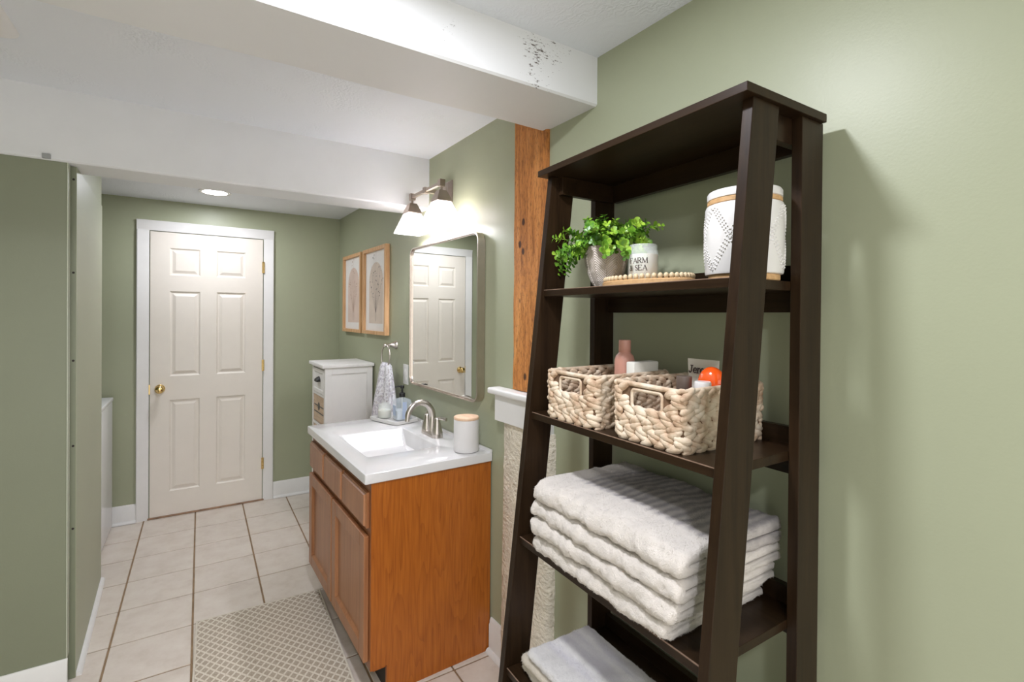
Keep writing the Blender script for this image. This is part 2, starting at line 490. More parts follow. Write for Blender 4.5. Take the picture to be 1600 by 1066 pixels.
def sphere(bm, c, r, nu=12, nv=8, sc=(1, 1, 1), mat=None):
    ret = bmesh.ops.create_uvsphere(bm, u_segments=nu, v_segments=nv, radius=r)
    for v in ret['verts']:
        p = Vector((v.co.x * sc[0], v.co.y * sc[1], v.co.z * sc[2]))
        if mat is not None: p = mat @ p
        v.co = p + Vector(c)
    return bm
def rrect(x0, x1, y0, y1, r, n=6):
    pts = []
    for cx, cy, a0 in ((x1 - r, y1 - r, 0), (x0 + r, y1 - r, 90), (x0 + r, y0 + r, 180), (x1 - r, y0 + r, 270)):
        for k in range(n + 1):
            a = R(a0 + 90 * k / n)
            pts.append((cx + r * math.cos(a), cy + r * math.sin(a)))
    return pts
def prism(bm, poly, h0, h1, axis='Z'):
    """extrude a 2-D polygon: axis Z: (x,y)->z; Y: (x,z)->y ; X: (y,z)->x"""
    def P(p, h): return {'Z': (p[0], p[1], h), 'Y': (p[0], h, p[1]), 'X': (h, p[0], p[1])}[axis]
    a = [bm.verts.new(P(p, h0)) for p in poly]
    b_ = [bm.verts.new(P(p, h1)) for p in poly]
    n = len(poly)
    bm.faces.new(a[::-1]); bm.faces.new(b_)
    for k in range(n): bm.faces.new((a[k], a[(k + 1) % n], b_[(k + 1) % n], b_[k]))
    return bm
def loft(bm, loops, cap=True, closed=True):
    vs = [[bm.verts.new(p) for p in l] for l in loops]
    n = len(loops[0])
    for a, b_ in zip(vs, vs[1:]):
        for k in range(n if closed else n - 1):
            bm.faces.new((a[k], a[(k + 1) % n], b_[(k + 1) % n], b_[k]))
    if cap:
        bm.faces.new(vs[0][::-1]); bm.faces.new(vs[-1])
    return bm
def nz(x, y, z): return noise.noise(Vector((x, y, z)))

# ================================================================== THE SETTING
YB = 1.86                 # back wall
XL, YN = -1.75, -3.7      # far left wall and the wall behind the camera
ZC, ZA = 2.315, 2.265     # ceiling, lower ceiling of the door alcove
def wx(y): return 1.41 - math.tan(TH) * (y + 0.58)

# floor: grout bed with single tiles
bm = B(); box(bm, XL - 0.1, 1.62, YN - 0.1, YB + 0.1, -0.12, -0.004)
floor = struct('floor', bm, M_GROUT)
T = 0.3048
bm = B(); g = 0.0042; box(bm, g, T - g, g, T - g, -0.02, 0.0, 0.0022, 2)
tile_me = None
for i in range(-6, 5):
    for j in range(-12, 7):
        x0, y0 = i * T, j * T
        if x0 + T < XL or y0 + T < YN or y0 > YB or x0 > 1.5: continue
        if x0 + T < -0.13 and y0 > 0.12 and y0 + T < 1.0: continue
        if tile_me is None:
            o = mesh_obj('tile', bm, M_TILE, floor); tile_me = o.data
        else:
            o = bpy.data.objects.new('tile', tile_me); C.objects.link(o); o.parent = floor
        o.location = (x0, y0, rng.uniform(-0.0006, 0.0006))

# walls
bm = B(); box(bm, -3.3, 2.6, -0.12, 0.0, 0.0, 2.5)
struct('wall_right', bm, M_WALL, frame=FW)
bm = B()
box(bm, XL - 0.1, 1.6, YB, YB + 0.12, 0.0, 2.5)
struct('wall_back', bm, M_WALL)
bm = B(); box(bm, XL - 0.12, XL, YN - 0.12, YB, 0, 2.5); struct('wall_left', bm, M_WALL)
# opening added behind the camera, under a lintel, so world light fills the room
bm = B(); box(bm, XL, 1.6, YN - 0.12, YN, 2.12, 2.5); struct('wall_front', bm, M_WALL)
# partition on the left: camera-side face with shade in its colour, edge board, long side face
bm = B(); box(bm, XL, -0.106, 0.100, 0.150, 0.0, 2.053, 0.002); part_wall = struct('wall_partition', bm, M_PANEL_SHADED)
bm = B(); hexa(bm, [(XL, 0.150, 0), (-0.0855, 0.150, 0), (-0.122, 1.02, 0), (XL, 1.02, 0), (XL, 0.150, 2.04), (-0.0855, 0.150, 2.04), (-0.122, 1.02, 2.04), (XL, 1.02, 2.04)])
box(bm, XL, -0.125, 0.30, 1.02, 2.04, 2.32)
struct('wall_partition_side', bm, M_WALL)
M_BEAD_LIT = wall_paint('sage_edge_painted_light', (0.52, 0.55, 0.44))  # paler green: lamp light on the board edge put into the colour
bm = B(); box(bm, -0.1062, -0.1030, 0.0990, 0.138, 0.115, 2.050, 0.001); mesh_obj('corner_bead_lit', bm, M_BEAD_LIT, part_wall)
bm = B(); box(bm, -0.1062, -0.0870, 0.1490, 0.1500, 0.0, 2.040); mesh_obj('shaded_edge_strip', bm, M_PANEL_SHADED, part_wall)  # dark rough board edge, with the recess shade put into its colour
for z in (1.99, 1.62, 1.27, 0.93, 0.6):
    bm = B(); lathe(bm, [(0.0045, 0), (0.004, 0.0015), (0, 0.002)], (-0.095, 0.1490, z), 10, 'Y')
    for v in bm.verts: v.co.y = 0.1490 - (v.co.y - 0.1490)
    mesh_obj('nail_head', bm, M_KICK, part_wall)
# ceilings and beams
bm = B(); box(bm, XL - 0.1, 1.62, YN - 0.1, 0.20, ZC, ZC + 0.1); box(bm, XL - 0.1, 1.62, 0.2, YB + 0.1, ZA, ZC + 0.1)
struct('ceiling', bm, M_CEIL)
def rough_beam(bm, x0, x1, y0, y1, z0, z1, nseg, amp, seed):
    loops = []
    for k in range(nseg + 1):
        x = x0 + (x1 - x0) * k / nseg
        d = [amp * nz(x * 2.3, seed + q, 0.3) for q in range(4)]
        loops.append([(x, y0 + d[0], z1), (x, y0 + d[0], z0 + 0.006 + d[1]), (x, y0 + 0.006 + d[0], z0 + d[1]), (x, y1 - 0.006 + d[2], z0 + d[3]), (x, y1 + d[2], z0 + 0.006 + d[3]), (x, y1 + d[2], z1)])
    loft(bm, loops)
bm = B(); rough_beam(bm, XL, 1.44, -1.212, -0.932, 2.156, 2.34, 40, 0.004, 3.0)
struct('ceiling_beam_near', bm, M_BEAM, 30, label='white painted ceiling beam with chipped paint on its front face')
bm = B(); rough_beam(bm, XL, 1.40, 0.086, 0.285, 2.042, 2.34, 40, 0.0025, 8.0)
struct('ceiling_beam_far', bm, M_BEAM2, 30, label='white boxed beam above the passage to the door')
bm = B(); box(bm, -0.175, -0.150, 0.078, 0.10, 2.044, 2.062, 0.002)
struct('trim_beam_block', bm, plain('grey_metal_clip', (0.33, 0.34, 0.34), 0.5))

# baseboards
def baseboard(name, frame, x0, x1, y, sgn, h=0.127, shoe=True):
    """runs along local x at local y, thickness to the room side sgn"""
    bm = B()
    t = 0.014 * sgn
    prof = [(0, 0), (t, 0), (t, h - 0.028), (t * 0.75, h - 0.022), (t * 0.75, h - 0.012), (t * 0.45, h - 0.004), (t * 0.3, h), (0, h)]
    prism(bm, [(y + p[0], p[1]) for p in prof], x0, x1, 'X')
    o = struct(name, bm, M_WHITE, 35, frame)
    if shoe:
        bm = B()
        r = 0.017
        prism(bm, [(y + t, 0)] + [(y + t + sgn * r * math.cos(R(a)), r * math.sin(R(a))) for a in range(0, 91, 15)], x0, x1, 'X')
        mesh_obj('shoe_moulding', bm, M_WHITE, o, 35)
    return o
baseboard('baseboard_back_left', FG, XL, -0.045, YB, -1)
baseboard('baseboard_back_right', FG, 0.82, 1.33, YB, -1)
baseboard('baseboard_right', FW, -0.128, -0.006, 0.0, 1, 0.145)
baseboard('baseboard_right_far', FW, 0.97, 2.44, 0.0, 1, 0.127)
baseboard('baseboard_right_near', FW, -3.1, -0.44, 0.0, 1, 0.127)
baseboard('baseboard_partition', FG, XL, -0.101, 0.10, -1, 0.115)
bm = B()
r = 0.018
pr = [(0, 0)] + [(r * math.cos(R(a)), r * math.sin(R(a))) for a in range(0, 91, 15)]
ang = math.atan2(0.0365, 0.87)
prism(bm, [(p[0], p[1]) for p in pr], 0, 0.86, 'Y')
for v in bm.verts: v.co = Vector((v.co.x, v.co.y, v.co.z))
o = struct('baseboard_partition_side', bm, M_WHITE, 35, Matrix.Translation((-0.0855, 0.155, 0)) @ Matrix.Rotation(ang, 4, 'Z'))

# door in the back wall
DX0, DX1, DZ1 = 0.032, 0.742, 2.038
door = Thing('door_1', None, None, FG, (0.39, YB, 0), kind='structure')
door.o['label'] = 'cream six panel door with brass knob in white casing'
def door_slab(bm):
    yf = YB - 0.012
    xs = [DX0, 0.145, 0.330, 0.433, 0.624, DX1]
    zs = [0.012, 0.182, 0.838, 1.008, 1.619, 1.733, 1.928, DZ1]
    yb = yf + 0.006
    V = {}
    def vert(x, z, y): 
        k = (round(x, 5), round(z, 5), round(y, 5))
        if k not in V: V[k] = bm.verts.new((x, y, z))
        return V[k]
    def quad(pts): bm.faces.new([vert(*p) for p in pts])
    for a in range(5):
        for c in range(7):
            x0, x1, z0, z1 = xs[a], xs[a + 1], zs[c], zs[c + 1]
            if a in (1, 3) and c in (1, 3, 5):
                def ring(i, y): return [(x0 + i, z0 + i, y), (x1 - i, z0 + i, y), (x1 - i, z1 - i, y), (x0 + i, z1 - i, y)]
                rs = [ring(0, yf), ring(0.009, yf + 0.009), ring(0.016, yf + 0.0095), ring(0.036, yf + 0.001)]
                for p, q in zip(rs, rs[1:]):
                    for k in range(4): quad([p[k], p[(k + 1) % 4], q[(k + 1) % 4], q[k]])
                quad(rs[-1])
            else:
                quad([(x0, z0, yf), (x1, z0, yf), (x1, z1, yf), (x0, z1, yf)])
bm = B(); door_slab(bm); slab = door.part('slab', bm, M_DOORP)
bm = B(); box(bm, DX0, DX1, YB - 0.0125 + 0.0110, YB + 0.004, 0.012, DZ1)
door.part('core', bm, M_DOORP)
def casing(bm, x0, x1, z0, z1, vert, flip=1):
    """flat casing with a raised outer bead"""
    y = YB
    if vert:
        pr = [(0, 0), (0, -0.011), (0.012, -0.014), (0.05, -0.017), (0.066, -0.021), (0.071, -0.018), (0.071, 0)]
        pr = [(x0 + p[0], y + p[1]) for p in pr] if flip > 0 else [(x1 - p[0], y + p[1]) for p in pr]
        prism(bm, pr, z0, z1, 'Z')
    else:
        pr = [(0, 0), (-0.011, 0), (-0.014, 0.012), (-0.017, 0.05), (-0.021, 0.066), (-0.018, 0.071), (0, 0.071)]
        prism(bm, [(y + p[0], z0 + p[1]) for p in pr], x0, x1, 'X')
for f, a in ((-1, DX0 - 0.006), (1, DX1 + 0.006)):
    bm = B(); casing(bm, a, a + 0.071 if f > 0 else a, 0.0, DZ1 + 0.006, True, f)
    door.part('casing', bm, M_WHITE, 30)
bm = B(); casing(bm, DX0 - 0.077, DX1 + 0.077, DZ1 + 0.006, 0, False); door.part('casing', bm, M_WHITE, 30)
bm = B(); box(bm, DX0 - 0.012, DX1 + 0.012, YB - 0.022, YB, 0.0, 0.011, 0.003); door.part('threshold', bm, plain('worn_oak_threshold', (0.33, 0.20, 0.12), 0.6, var=0.3, vscale=25))
for z in (1.823, 1.058, 0.29):
    bm = B(); box(bm, DX1 - 0.006, DX1 + 0.012, YB - 0.0165, YB - 0.011, z - 0.044, z + 0.044, 0.001)
    h = door.part('hinge', bm, M_BRASS)
    for k in range(3):
        bm = B(); lathe(bm, [(0.0062, -0.013), (0.0065, 0), (0.0062, 0.013)], (DX1 + 0.003, YB - 0.021, z + (k - 1) * 0.029), 12)
        door.part('hinge_knuckle', bm, M_BRASS, 40, parent=h).location = (0, 0, 0)
bm = B(); lathe(bm, [(0.031, 0), (0.031, 0.004), (0.026, 0.010), (0.012, 0.013), (0.011, 0.030), (0.018, 0.036), (0.0265, 0.046), (0.028, 0.056), (0.024, 0.066), (0.012, 0.071), (0, 0.072)], (0.09, 0, 0.922), 32, 'Y')
for v in bm.verts: v.co.y = YB - 0.0115 - v.co.y
door.part('knob', bm, M_BRASS, 50, 'brass door knob')
bm = B(); box(bm, DX0 - 0.007, DX0 + 0.001, YB - 0.0135, YB - 0.009, 0.885, 0.955, 0.001); door.part('latch_plate', bm, M_BRASS)

# timber post, ledge and plaster pier on the right wall
bm = B()
loops = []
for k in range(25):
    z = 1.165 + (2.313 - 1.165) * k / 24
    e = 0.004 * nz(z * 9, 1, 1); f = 0.003 * nz(z * 7, 5, 2)
    loops.append([(-0.385, -0.02, z), (-0.168 + e, -0.02, z), (-0.168 + e, 0.006, z), (-0.176 + e, 0.013 + f, z), (-0.378, 0.013 + f, z), (-0.385, 0.006, z)])
loft(bm, loops)
struct('timber_column', bm, M_TIMBER, 30, FW, (-0.28, 0, 1.165), 'rough orange brown timber post exposed in the green wall')
led = Thing('trim_ledge', None, None, FW, (-0.26, 0, 1.03), kind='structure')
led.o['label'] = 'white painted ledge capping the plaster pier under the timber post'
bm = B(); box(bm, -0.445, -0.058, 0, 0.066, 1.136, 1.162, 0.008, 3); led.part('cap', bm, M_WHITE, 40)
bm = B(); box(bm, -0.425, -0.090, 0, 0.046, 1.028, 1.137, 0.002); led.part('apron', bm, M_WHITE)
bm = B()
loops = []
for k in range(61):
    z = 1.03 * k / 60
    n1, n2 = 0.006 * nz(z * 16, 2, 3) + 0.003 * nz(z * 60, 8, 1), 0.007 * nz(z * 14, 7, 5) + 0.004 * nz(z * 60, 3, 1)
    wd = 0.028 * (1 - z / 1.03) * 0.6
    loops.append([(-0.435 - n2, 0, z), (-0.128 + wd + n1, 0, z), (-0.130 + wd + n1, 0.018 + n1 * 0.5, z), (-0.140 + wd + n1, 0.030, z), (-0.22, 0.033 + 0.5 * n2, z), (-0.32, 0.032 + 0.5 * n1, z), (-0.415 - n2, 0.028 + n2 * 0.5, z), (-0.43 - n2, 0.016, z)])
loft(bm, loops)
struct('plaster_column', bm, M_PLASTER, 60, FW, (-0.28, 0, 0), 'rough cream plaster pier behind the ladder shelf')

# ================================================================== LIGHT FIXTURES
def point(name, loc, power, radius, col, parent=None):
    l = bpy.data.lights.new(name, 'POINT'); l.energy = power; l.shadow_soft_size = radius; l.color = col
    o = bpy.data.objects.new(name, l); C.objects.link(o); o.location = loc
    if parent is not None: o.parent = parent
    return o
LAMP = (0.94, 0.96, 1.05)
M_LENS = emit('lit_downlight_lens', (1.0, 0.97, 0.93), 7.0)
def downlight(x, y, z, power, label):
    """round surface downlight: white ring, lit lens, light thrown downwards"""
    t = Thing('recessed_light', label, 'light', FG, (x, y, z), 'round ceiling downlights')
    bm = B(); lathe(bm, [(0.072, -0.004), (0.088, -0.007), (0.095, -0.004), (0.095, 0.0)], (x, y, z), 40, cap=False); t.part('trim_ring', bm, M_WHITE, 40)
    bm = B(); lathe(bm, [(0.0, -0.010), (0.05, -0.008), (0.073, -0.004)], (x, y, z), 40, cap=False); t.part('lens', bm, M_LENS, 60)
    l = bpy.data.lights.new('recessed_light_lamp', 'AREA'); l.shape = 'DISK'; l.size = 0.13; l.energy = power; l.color = LAMP
    o = bpy.data.objects.new('recessed_light_lamp', l); C.objects.link(o); o.parent = t.o; o.location = (0, 0, -0.013)
downlight(0.57, -1.68, ZC, NEAR_W, 'round ceiling downlight just before the chipped beam')
downlight(0.10, -3.10, ZC, REAR_FILL_W, 'unseen round fill downlight added at the rear of the room')  # added fill lamp, out of view behind the camera
downlight(0.41, 1.37, ZA, ALCOVE_W, 'round ceiling downlight glowing in the alcove by the door')

# exhaust fan grille on the ceiling
fan = Thing('exhaust_fan', 'white slotted exhaust fan cover on the ceiling', 'fan', FG, (-0.29, -0.46, ZC))
bm = B()
lps = []
for ins, z in ((0, ZC), (0.002, ZC - 0.008), (0.014, ZC - 0.017), (0.04, ZC - 0.022)):
    lps.append([(x, y, z) for x, y in rrect(-0.44 + ins, -0.14 - ins, -0.62 + ins, -0.315 - ins, 0.03, 6)])
loft(bm, lps); fan.part('cover', bm, M_WHITE, 40)
for k in range(8):
    y = -0.565 + k * 0.026
    bm = B(); box(bm, -0.40, -0.185, y, y + 0.006, ZC - 0.0235, ZC - 0.0215); fan.part('slot', bm, M_BLACK)

# ================================================================== LADDER SHELF
W_, ZT, E_, TL_ = 0.6505, 1.8806, 0.008, 0.021
def legfront(z): return 0.2373 + 0.1099 * (ZT - z)
shelf = Thing('ladder_shelf', 'dark espresso wooden ladder shelf leaning against the green wall', 'shelf', FS, (W_ / 2, 0.15, 0))
bm = B(); box(bm, 0, W_, 0.0, 0.27, ZT - 0.0171, ZT, 0.0012); shelf.part('top_board', bm, M_ESPH)
for a in (E_, W_ - E_ - TL_):
    f0, f1 = legfront(0), legfront(ZT - 0.0171)
    bm = B(); hexa(bm, [(a, f0 - 0.0822, 0), (a + TL_, f0 - 0.0822, 0), (a + TL_, f0, 0), (a, f0, 0), (a, f1 - 0.0822, ZT - 0.0171), (a + TL_, f1 - 0.0822, ZT - 0.0171), (a + TL_, f1, ZT - 0.0171), (a, f1, ZT - 0.0171)], 0.0012)
    shelf.part('front_leg', bm, M_ESP)
    bm = B(); box(bm, a, a + TL_, -0.002, 0.0763, 0, ZT - 0.0171, 0.0012); shelf.part('rear_post', bm, M_ESP)
L0, L1 = E_ + TL_, W_ - E_ - TL_
for a in (L0, L1 - 0.018):
    bm = B(); box(bm, a, a + 0.018, 0.02, 0.215, 1.812, ZT - 0.0171, 0.001); shelf.part('side_rail', bm, M_ESPH)
bm = B(); box(bm, L0 + 0.018, L1 - 0.018, 0.004, 0.022, 1.811, ZT - 0.0171, 0.001); shelf.part('back_rail', bm, M_ESPH)
SH = [1.5366, 1.1926, 0.8505, 0.498, 0.155]
for z in SH:
    f = legfront(z) - 0.0095
    bm = B(); box(bm, L0, L1, 0.022, f, z - 0.0185, z, 0.001); bd = shelf.part('shelf_board', bm, M_ESPH)
    bm = B(); box(bm, L0 + 0.001, L1 - 0.001, f - 0.0022, f + 0.0004, z - 0.0012, z + 0.0005); shelf.part('worn_edge', bm, M_EDGE, parent=bd)
    bm = B(); box(bm, L0, L1, 0.004, 0.022, z - 0.062, z + 0.038, 0.001); shelf.part('back_rail', bm, M_ESPH)

# ================================================================== VANITY
VW, VD, VZ = 0.945, 0.535, 0.827
van = Thing('bathroom_vanity', 'orange brown wooden bathroom vanity cabinet with two doors', 'vanity', FW, (VW / 2, 0.27, 0))
bm = B(); prism(bm, [(0.006, 0), (0.47, 0), (0.47, 0.116), (VD, 0.116), (VD, VZ), (0.006, VZ)], 0, 0.016, 'X'); van.part('side_panel', bm, M_VSIDE, label='orange cherry veneer side panel')
bm = B(); prism(bm, [(0.006, 0), (0.47, 0), (0.47, 0.116), (VD, 0.116), (VD, VZ), (0.006, VZ)], VW - 0.016, VW, 'X'); van.part('side_panel', bm, M_VSIDE)
bm = B(); box(bm, 0.016, VW - 0.016, 0.006, 0.016, 0, VZ); van.part('back_panel', bm, M_VSIDE)
bm = B(); box(bm, 0.016, VW - 0.016, 0.016, 0.52, 0.10, 0.116); van.part('bottom_panel', bm, M_VSIDE)
bm = B(); box(bm, 0.016, VW - 0.016, 0.452, 0.466, 0, 0.10); van.part('toe_kick', bm, M_KICK)
for x0, x1 in ((0.0, 0.05), (0.47, 0.52), (VW - 0.05, VW)):
    bm = B(); box(bm, x0 + 0.0005, x1 - 0.0005, 0.515, VD + 0.0008, 0.116, VZ, 0.001); van.part('face_stile', bm, M_VFRAME)
for z0, z1 in ((0.116, 0.155), (0.60, 0.665), (0.775, VZ)):
    for x0, x1 in ((0.05, 0.47), (0.52, VW - 0.05)):
        bm = B(); box(bm, x0, x1, 0.516, VD, z0, z1); van.part('face_rail', bm, M_VFRAME)
for x0, x1 in ((0.325, 0.36), (0.62, 0.665)):
    bm = B(); box(bm, x0, x1, 0.517, VD, 0.665, 0.775); van.part('drawer_stile', bm, M_VFRAME)
F0, F1 = VD + 0.001, VD + 0.020
for x0, x1 in ((0.022, 0.328), (0.343, 0.638), (0.655, 0.935)):
    bm = B()
    lps = []
    for ins, y in ((0, F0), (0, F0 + 0.010), (0.007, F0 + 0.0125), (0.010, F1)):
        lps.append([(x0 + ins, y, 0.652 + ins), (x1 - ins, y, 0.652 + ins), (x1 - ins, y, 0.788 - ins), (x0 + ins, y, 0.788 - ins)])
    loft(bm, lps); van.part('drawer_front', bm, M_VFRONT)
for x0, x1 in ((0.022, 0.485), (0.500, 0.94)):
    z0, z1 = 0.142, 0.622
    f = 0.058
    dr = None
    for k, (a0, a1, c0, c1) in enumerate(((x0, x0 + f, z0, z1), (x1 - f, x1, z0, z1))):
        bm = B(); box(bm, a0, a1, F0, F1, c0, c1, 0.003)
        if dr is None: dr = van.part('door', bm, M_VFRONT)
        else: van.part('door_stile', bm, M_VFRONT, parent=dr)
    for c0, c1 in ((z0, z0 + f), (z1 - f, z1)):
        bm = B(); box(bm, x0 + f - 0.001, x1 - f + 0.001, F0, F1 - 0.0004, c0, c1, 0.003); van.part('door_rail', bm, M_VFRONT, parent=dr)
    bm = B()
    lps = []
    for ins, y in ((0.0, F1 - 0.002), (0.007, F0 + 0.009), (0.010, F0 + 0.007)):
        lps.append([(x0 + f + ins, y, z0 + f + ins), (x1 - f - ins, y, z0 + f + ins), (x1 - f - ins, y, z1 - f - ins), (x0 + f + ins, y, z1 - f - ins)])
    loft(bm, lps, cap=False); bm.verts.ensure_lookup_table(); bm.faces.new(bm.verts[-4:])
    van.part('door_panel', bm, M_VFRONT, parent=dr)

# counter with integral basin
ct = Thing('sink_counter', 'glossy white one piece sink top on the wooden vanity', 'sink', FW, (0.475, 0.28, VZ))
CZ = 0.866
def counter(bm):
    x0, x1, y0, y1 = -0.008, 0.957, 0.002, 0.562
    bx0, bx1, by0, by1 = 0.215, 0.660, 0.150, 0.482
    def rc(a0, a1, b0, b1, r, z, n=4): return [(p[0], p[1], z) for p in rrect(a0, a1, b0, b1, r, n)]
    loops = [rc(x0 + 0.004, x1 - 0.004, y0 + 0.003, y1 - 0.004, 0.004, VZ),
             rc(x0, x1, y0, y1, 0.006, VZ + 0.003), rc(x0, x1, y0, y1, 0.006, CZ - 0.004),
             rc(x0 + 0.0012, x1 - 0.0012, y0 + 0.001, y1 - 0.0012, 0.006, CZ - 0.0012), rc(x0 + 0.004, x1 - 0.004, y0 + 0.003, y1 - 0.004, 0.006, CZ),
             rc(bx0 - 0.004, bx1 + 0.004, by0 - 0.004, by1 + 0.004, 0.018, CZ),
             rc(bx0, bx1, by0, by1, 0.016, CZ - 0.0015), rc(bx0 + 0.005, bx1 - 0.006, by0 + 0.003, by1 - 0.005, 0.016, CZ - 0.006),
             rc(bx0 + 0.03, bx1 - 0.075, by0 + 0.012, by1 - 0.05, 0.02, CZ - 0.075),
             rc(bx0 + 0.04, bx1 - 0.10, by0 + 0.024, by1 - 0.07, 0.02, CZ - 0.088),
             rc(bx0 + 0.17, bx1 - 0.19, by0 + 0.11, by1 - 0.15, 0.015, CZ - 0.094)]
    vs = [[bm.verts.new(p) for p in l] for l in loops]
    n = len(loops[0])
    for a, b_ in zip(vs, vs[1:]):
        for k in range(n): bm.faces.new((a[k], a[(k + 1) % n], b_[(k + 1) % n], b_[k]))
    bm.faces.new(vs[-1])
bm = B(); counter(bm); ct.part('counter', bm, M_COUNTER, 30)
bm = B(); prism(bm, [(0.003, CZ - 0.001), (0.018, CZ - 0.001), (0.014, CZ + 0.004), (0.010, CZ + 0.010), (0.003, CZ + 0.011)], -0.006, 0.955, 'X'); ct.part('rear_lip', bm, M_COUNTER, 40)
bm = B(); lathe(bm, [(0.022, CZ - 0.0935), (0.022, CZ - 0.091), (0.017, CZ - 0.090), (0.012, CZ - 0.092)], (0.44, 0.28, 0), 24); ct.part('drain', bm, M_NICKEL, 40)

# faucet
fc = Thing('faucet', 'brushed nickel two handle faucet with high arc spout', 'faucet', FW, (0.42, 0.09, CZ))
bm = B()
lps = []
for ins, z in ((0, CZ), (0.0, CZ + 0.016), (0.003, CZ + 0.020)):
    lps.append([(x, y, z) for x, y in rrect(0.42 - 0.083 + ins, 0.42 + 0.083 - ins, 0.062 + ins, 0.118 - ins, 0.024, 6)])
loft(bm, lps); fc.part('base_plate', bm, M_NICKEL, 40)
bm = B()
pts, rad = [], []
for k in range(8):
    pts.append((0.42, 0.088, CZ + 0.018 + 0.0105 * k)); rad.append(0.024 - 0.001 * k)
for k in range(1, 15):
    a = math.pi * k / 15
    pts.append((0.42, 0.088 + 0.066 * (1 - math.cos(a)), CZ + 0.092 + 0.075 * math.sin(a))); rad.append(0.0168 - 0.00026 * k)
for k in range(1, 4):
    pts.append((0.42, 0.222 + 0.003 * k, CZ + 0.105 - 0.0 - 0.012 * k)); rad.append(0.0115)
pts = pts[:-3] + [(0.42, 0.2195, CZ + 0.094), (0.42, 0.2205, CZ + 0.082)]
rad = rad[:len(pts)]
tube(bm, pts, rad, 20); fc.part('spout', bm, M_NICKEL, 60)
for s in (0.42 - 0.058, 0.42 + 0.058):
    bm = B(); lathe(bm, [(0.0275, 0.018), (0.027, 0.026), (0.0225, 0.045), (0.0175, 0.066), (0.0145, 0.080), (0.013, 0.090), (0.010, 0.095), (0.0, 0.097)], (s, 0.09, CZ), 28)
    h = fc.part('handle', bm, M_NICKEL, 50)
    sg = -1 if s < 0.42 else 1
    bm = B(); tube(bm, [(s, 0.09, CZ + 0.088), (s + sg * 0.014, 0.084, CZ + 0.094), (s + sg * 0.034, 0.074, CZ + 0.094), (s + sg * 0.050, 0.066, CZ + 0.092)], [0.009, 0.0075, 0.007, 0.009], 12); fc.part('lever', bm, M_NICKEL, 60, parent=h)

# white canister with wooden lid by the counter edge
cn = Thing('canister', 'plain matte white canister with pale wooden lid on the counter', 'canister', FW, (0.075, 0.088, CZ))
bm = B(); lathe(bm, [(0.048, 0.001), (0.053, 0.003), (0.055, 0.008), (0.055, 0.138), (0.054, 0.141), (0.050, 0.141)], (0.075, 0.088, CZ), 48); cn.part('body', bm, M_CANW, 40)
bm = B(); lathe(bm, [(0.050, 0.1405), (0.0545, 0.1415), (0.0555, 0.145), (0.0555, 0.150), (0.053, 0.153)], (0.075, 0.088, CZ), 48); cn.part('lid', bm, M_LIDW, 40, 'pale wood lid')

# tray with candle and soap dispenser
ROT_T = 0.42
TC = (0.828, 0.130)
trayF = FW @ Matrix.Translation((TC[0], TC[1], 0)) @ Matrix.Rotation(R(16), 4, 'Z')
tr = Thing('vanity_tray', 'small white rectangular tray at the far end of the counter', 'tray', trayF, (0, 0, CZ))
def dish(bm, hx, hy, z0, h, t, r):
    def rc(i, z): return [(p[0], p[1], z) for p in rrect(-hx + i, hx - i, -hy + i, hy - i, r, 4)]
    lps = [rc(0.012, z0), rc(0.004, z0 + 0.002), rc(0, z0 + h * 0.6), rc(0, z0 + h), rc(t, z0 + h), rc(t + 0.003, z0 + 0.006), rc(t + 0.012, z0 + 0.005)]
    loft(bm, lps)
bm = B(); dish(bm, 0.122, 0.082, CZ + 0.0005, 0.020, 0.007, 0.018); tr.part('dish', bm, M_CER, 40)
TZ = CZ + 0.0058
cd_ = Thing('jar_candle', 'clear glass jar candle with cream wax on the vanity tray', 'candle', FW, (0.900, 0.158, TZ))
c = (0.900, 0.158, TZ)
bm = B(); lathe(bm, [(0.030, 0.001), (0.036, 0.004), (0.038, 0.010), (0.038, 0.062), (0.035, 0.068), (0.035, 0.080), (0.037, 0.082), (0.033, 0.082), (0.033, 0.068), (0.0355, 0.060), (0.0355, 0.010), (0.03, 0.006)], c, 40); cd_.part('jar', bm, M_GLASS, 50)
bm = B(); lathe(bm, [(0.031, 0.007), (0.035, 0.012), (0.035, 0.046), (0.030, 0.048), (0.0, 0.047)], c, 40); cd_.part('wax', bm, M_WAX, 50)
bm = B(); tube(bm, [(c[0], c[1], TZ + 0.046), (c[0] + 0.001, c[1], TZ + 0.054)], 0.0012, 6); cd_.part('wick', bm, M_BLACK)
sd = Thing('soap_dispenser', 'clear blue tinted soap bottle with black pump beside the candle', 'bottle', FW, (0.806, 0.092, TZ))
c = (0.806, 0.092, TZ)
bm = B()
def rq(hw, hd, z, r): return [(c[0] + p[0], c[1] + p[1], TZ + z) for p in rrect(-hw, hw, -hd, hd, r, 5)]
loft(bm, [rq(0.034, 0.040, 0.001, 0.012), rq(0.038, 0.044, 0.004, 0.014), rq(0.039, 0.045, 0.02, 0.015), rq(0.039, 0.045, 0.102, 0.015), rq(0.036, 0.042, 0.113, 0.017), rq(0.027, 0.031, 0.120, 0.018), rq(0.016, 0.016, 0.124, 0.0155), rq(0.015, 0.015, 0.132, 0.0148)])
sd.part('bottle', bm, M_BLUEG, 50)
bm = B(); loft(bm, [rq(0.034, 0.040, 0.008, 0.012), rq(0.036, 0.042, 0.02, 0.012), rq(0.036, 0.042, 0.058, 0.012)]); sd.part('liquid', bm, plain('pale_soap', (0.66, 0.71, 0.74), 0.3, var=0.02), 50)
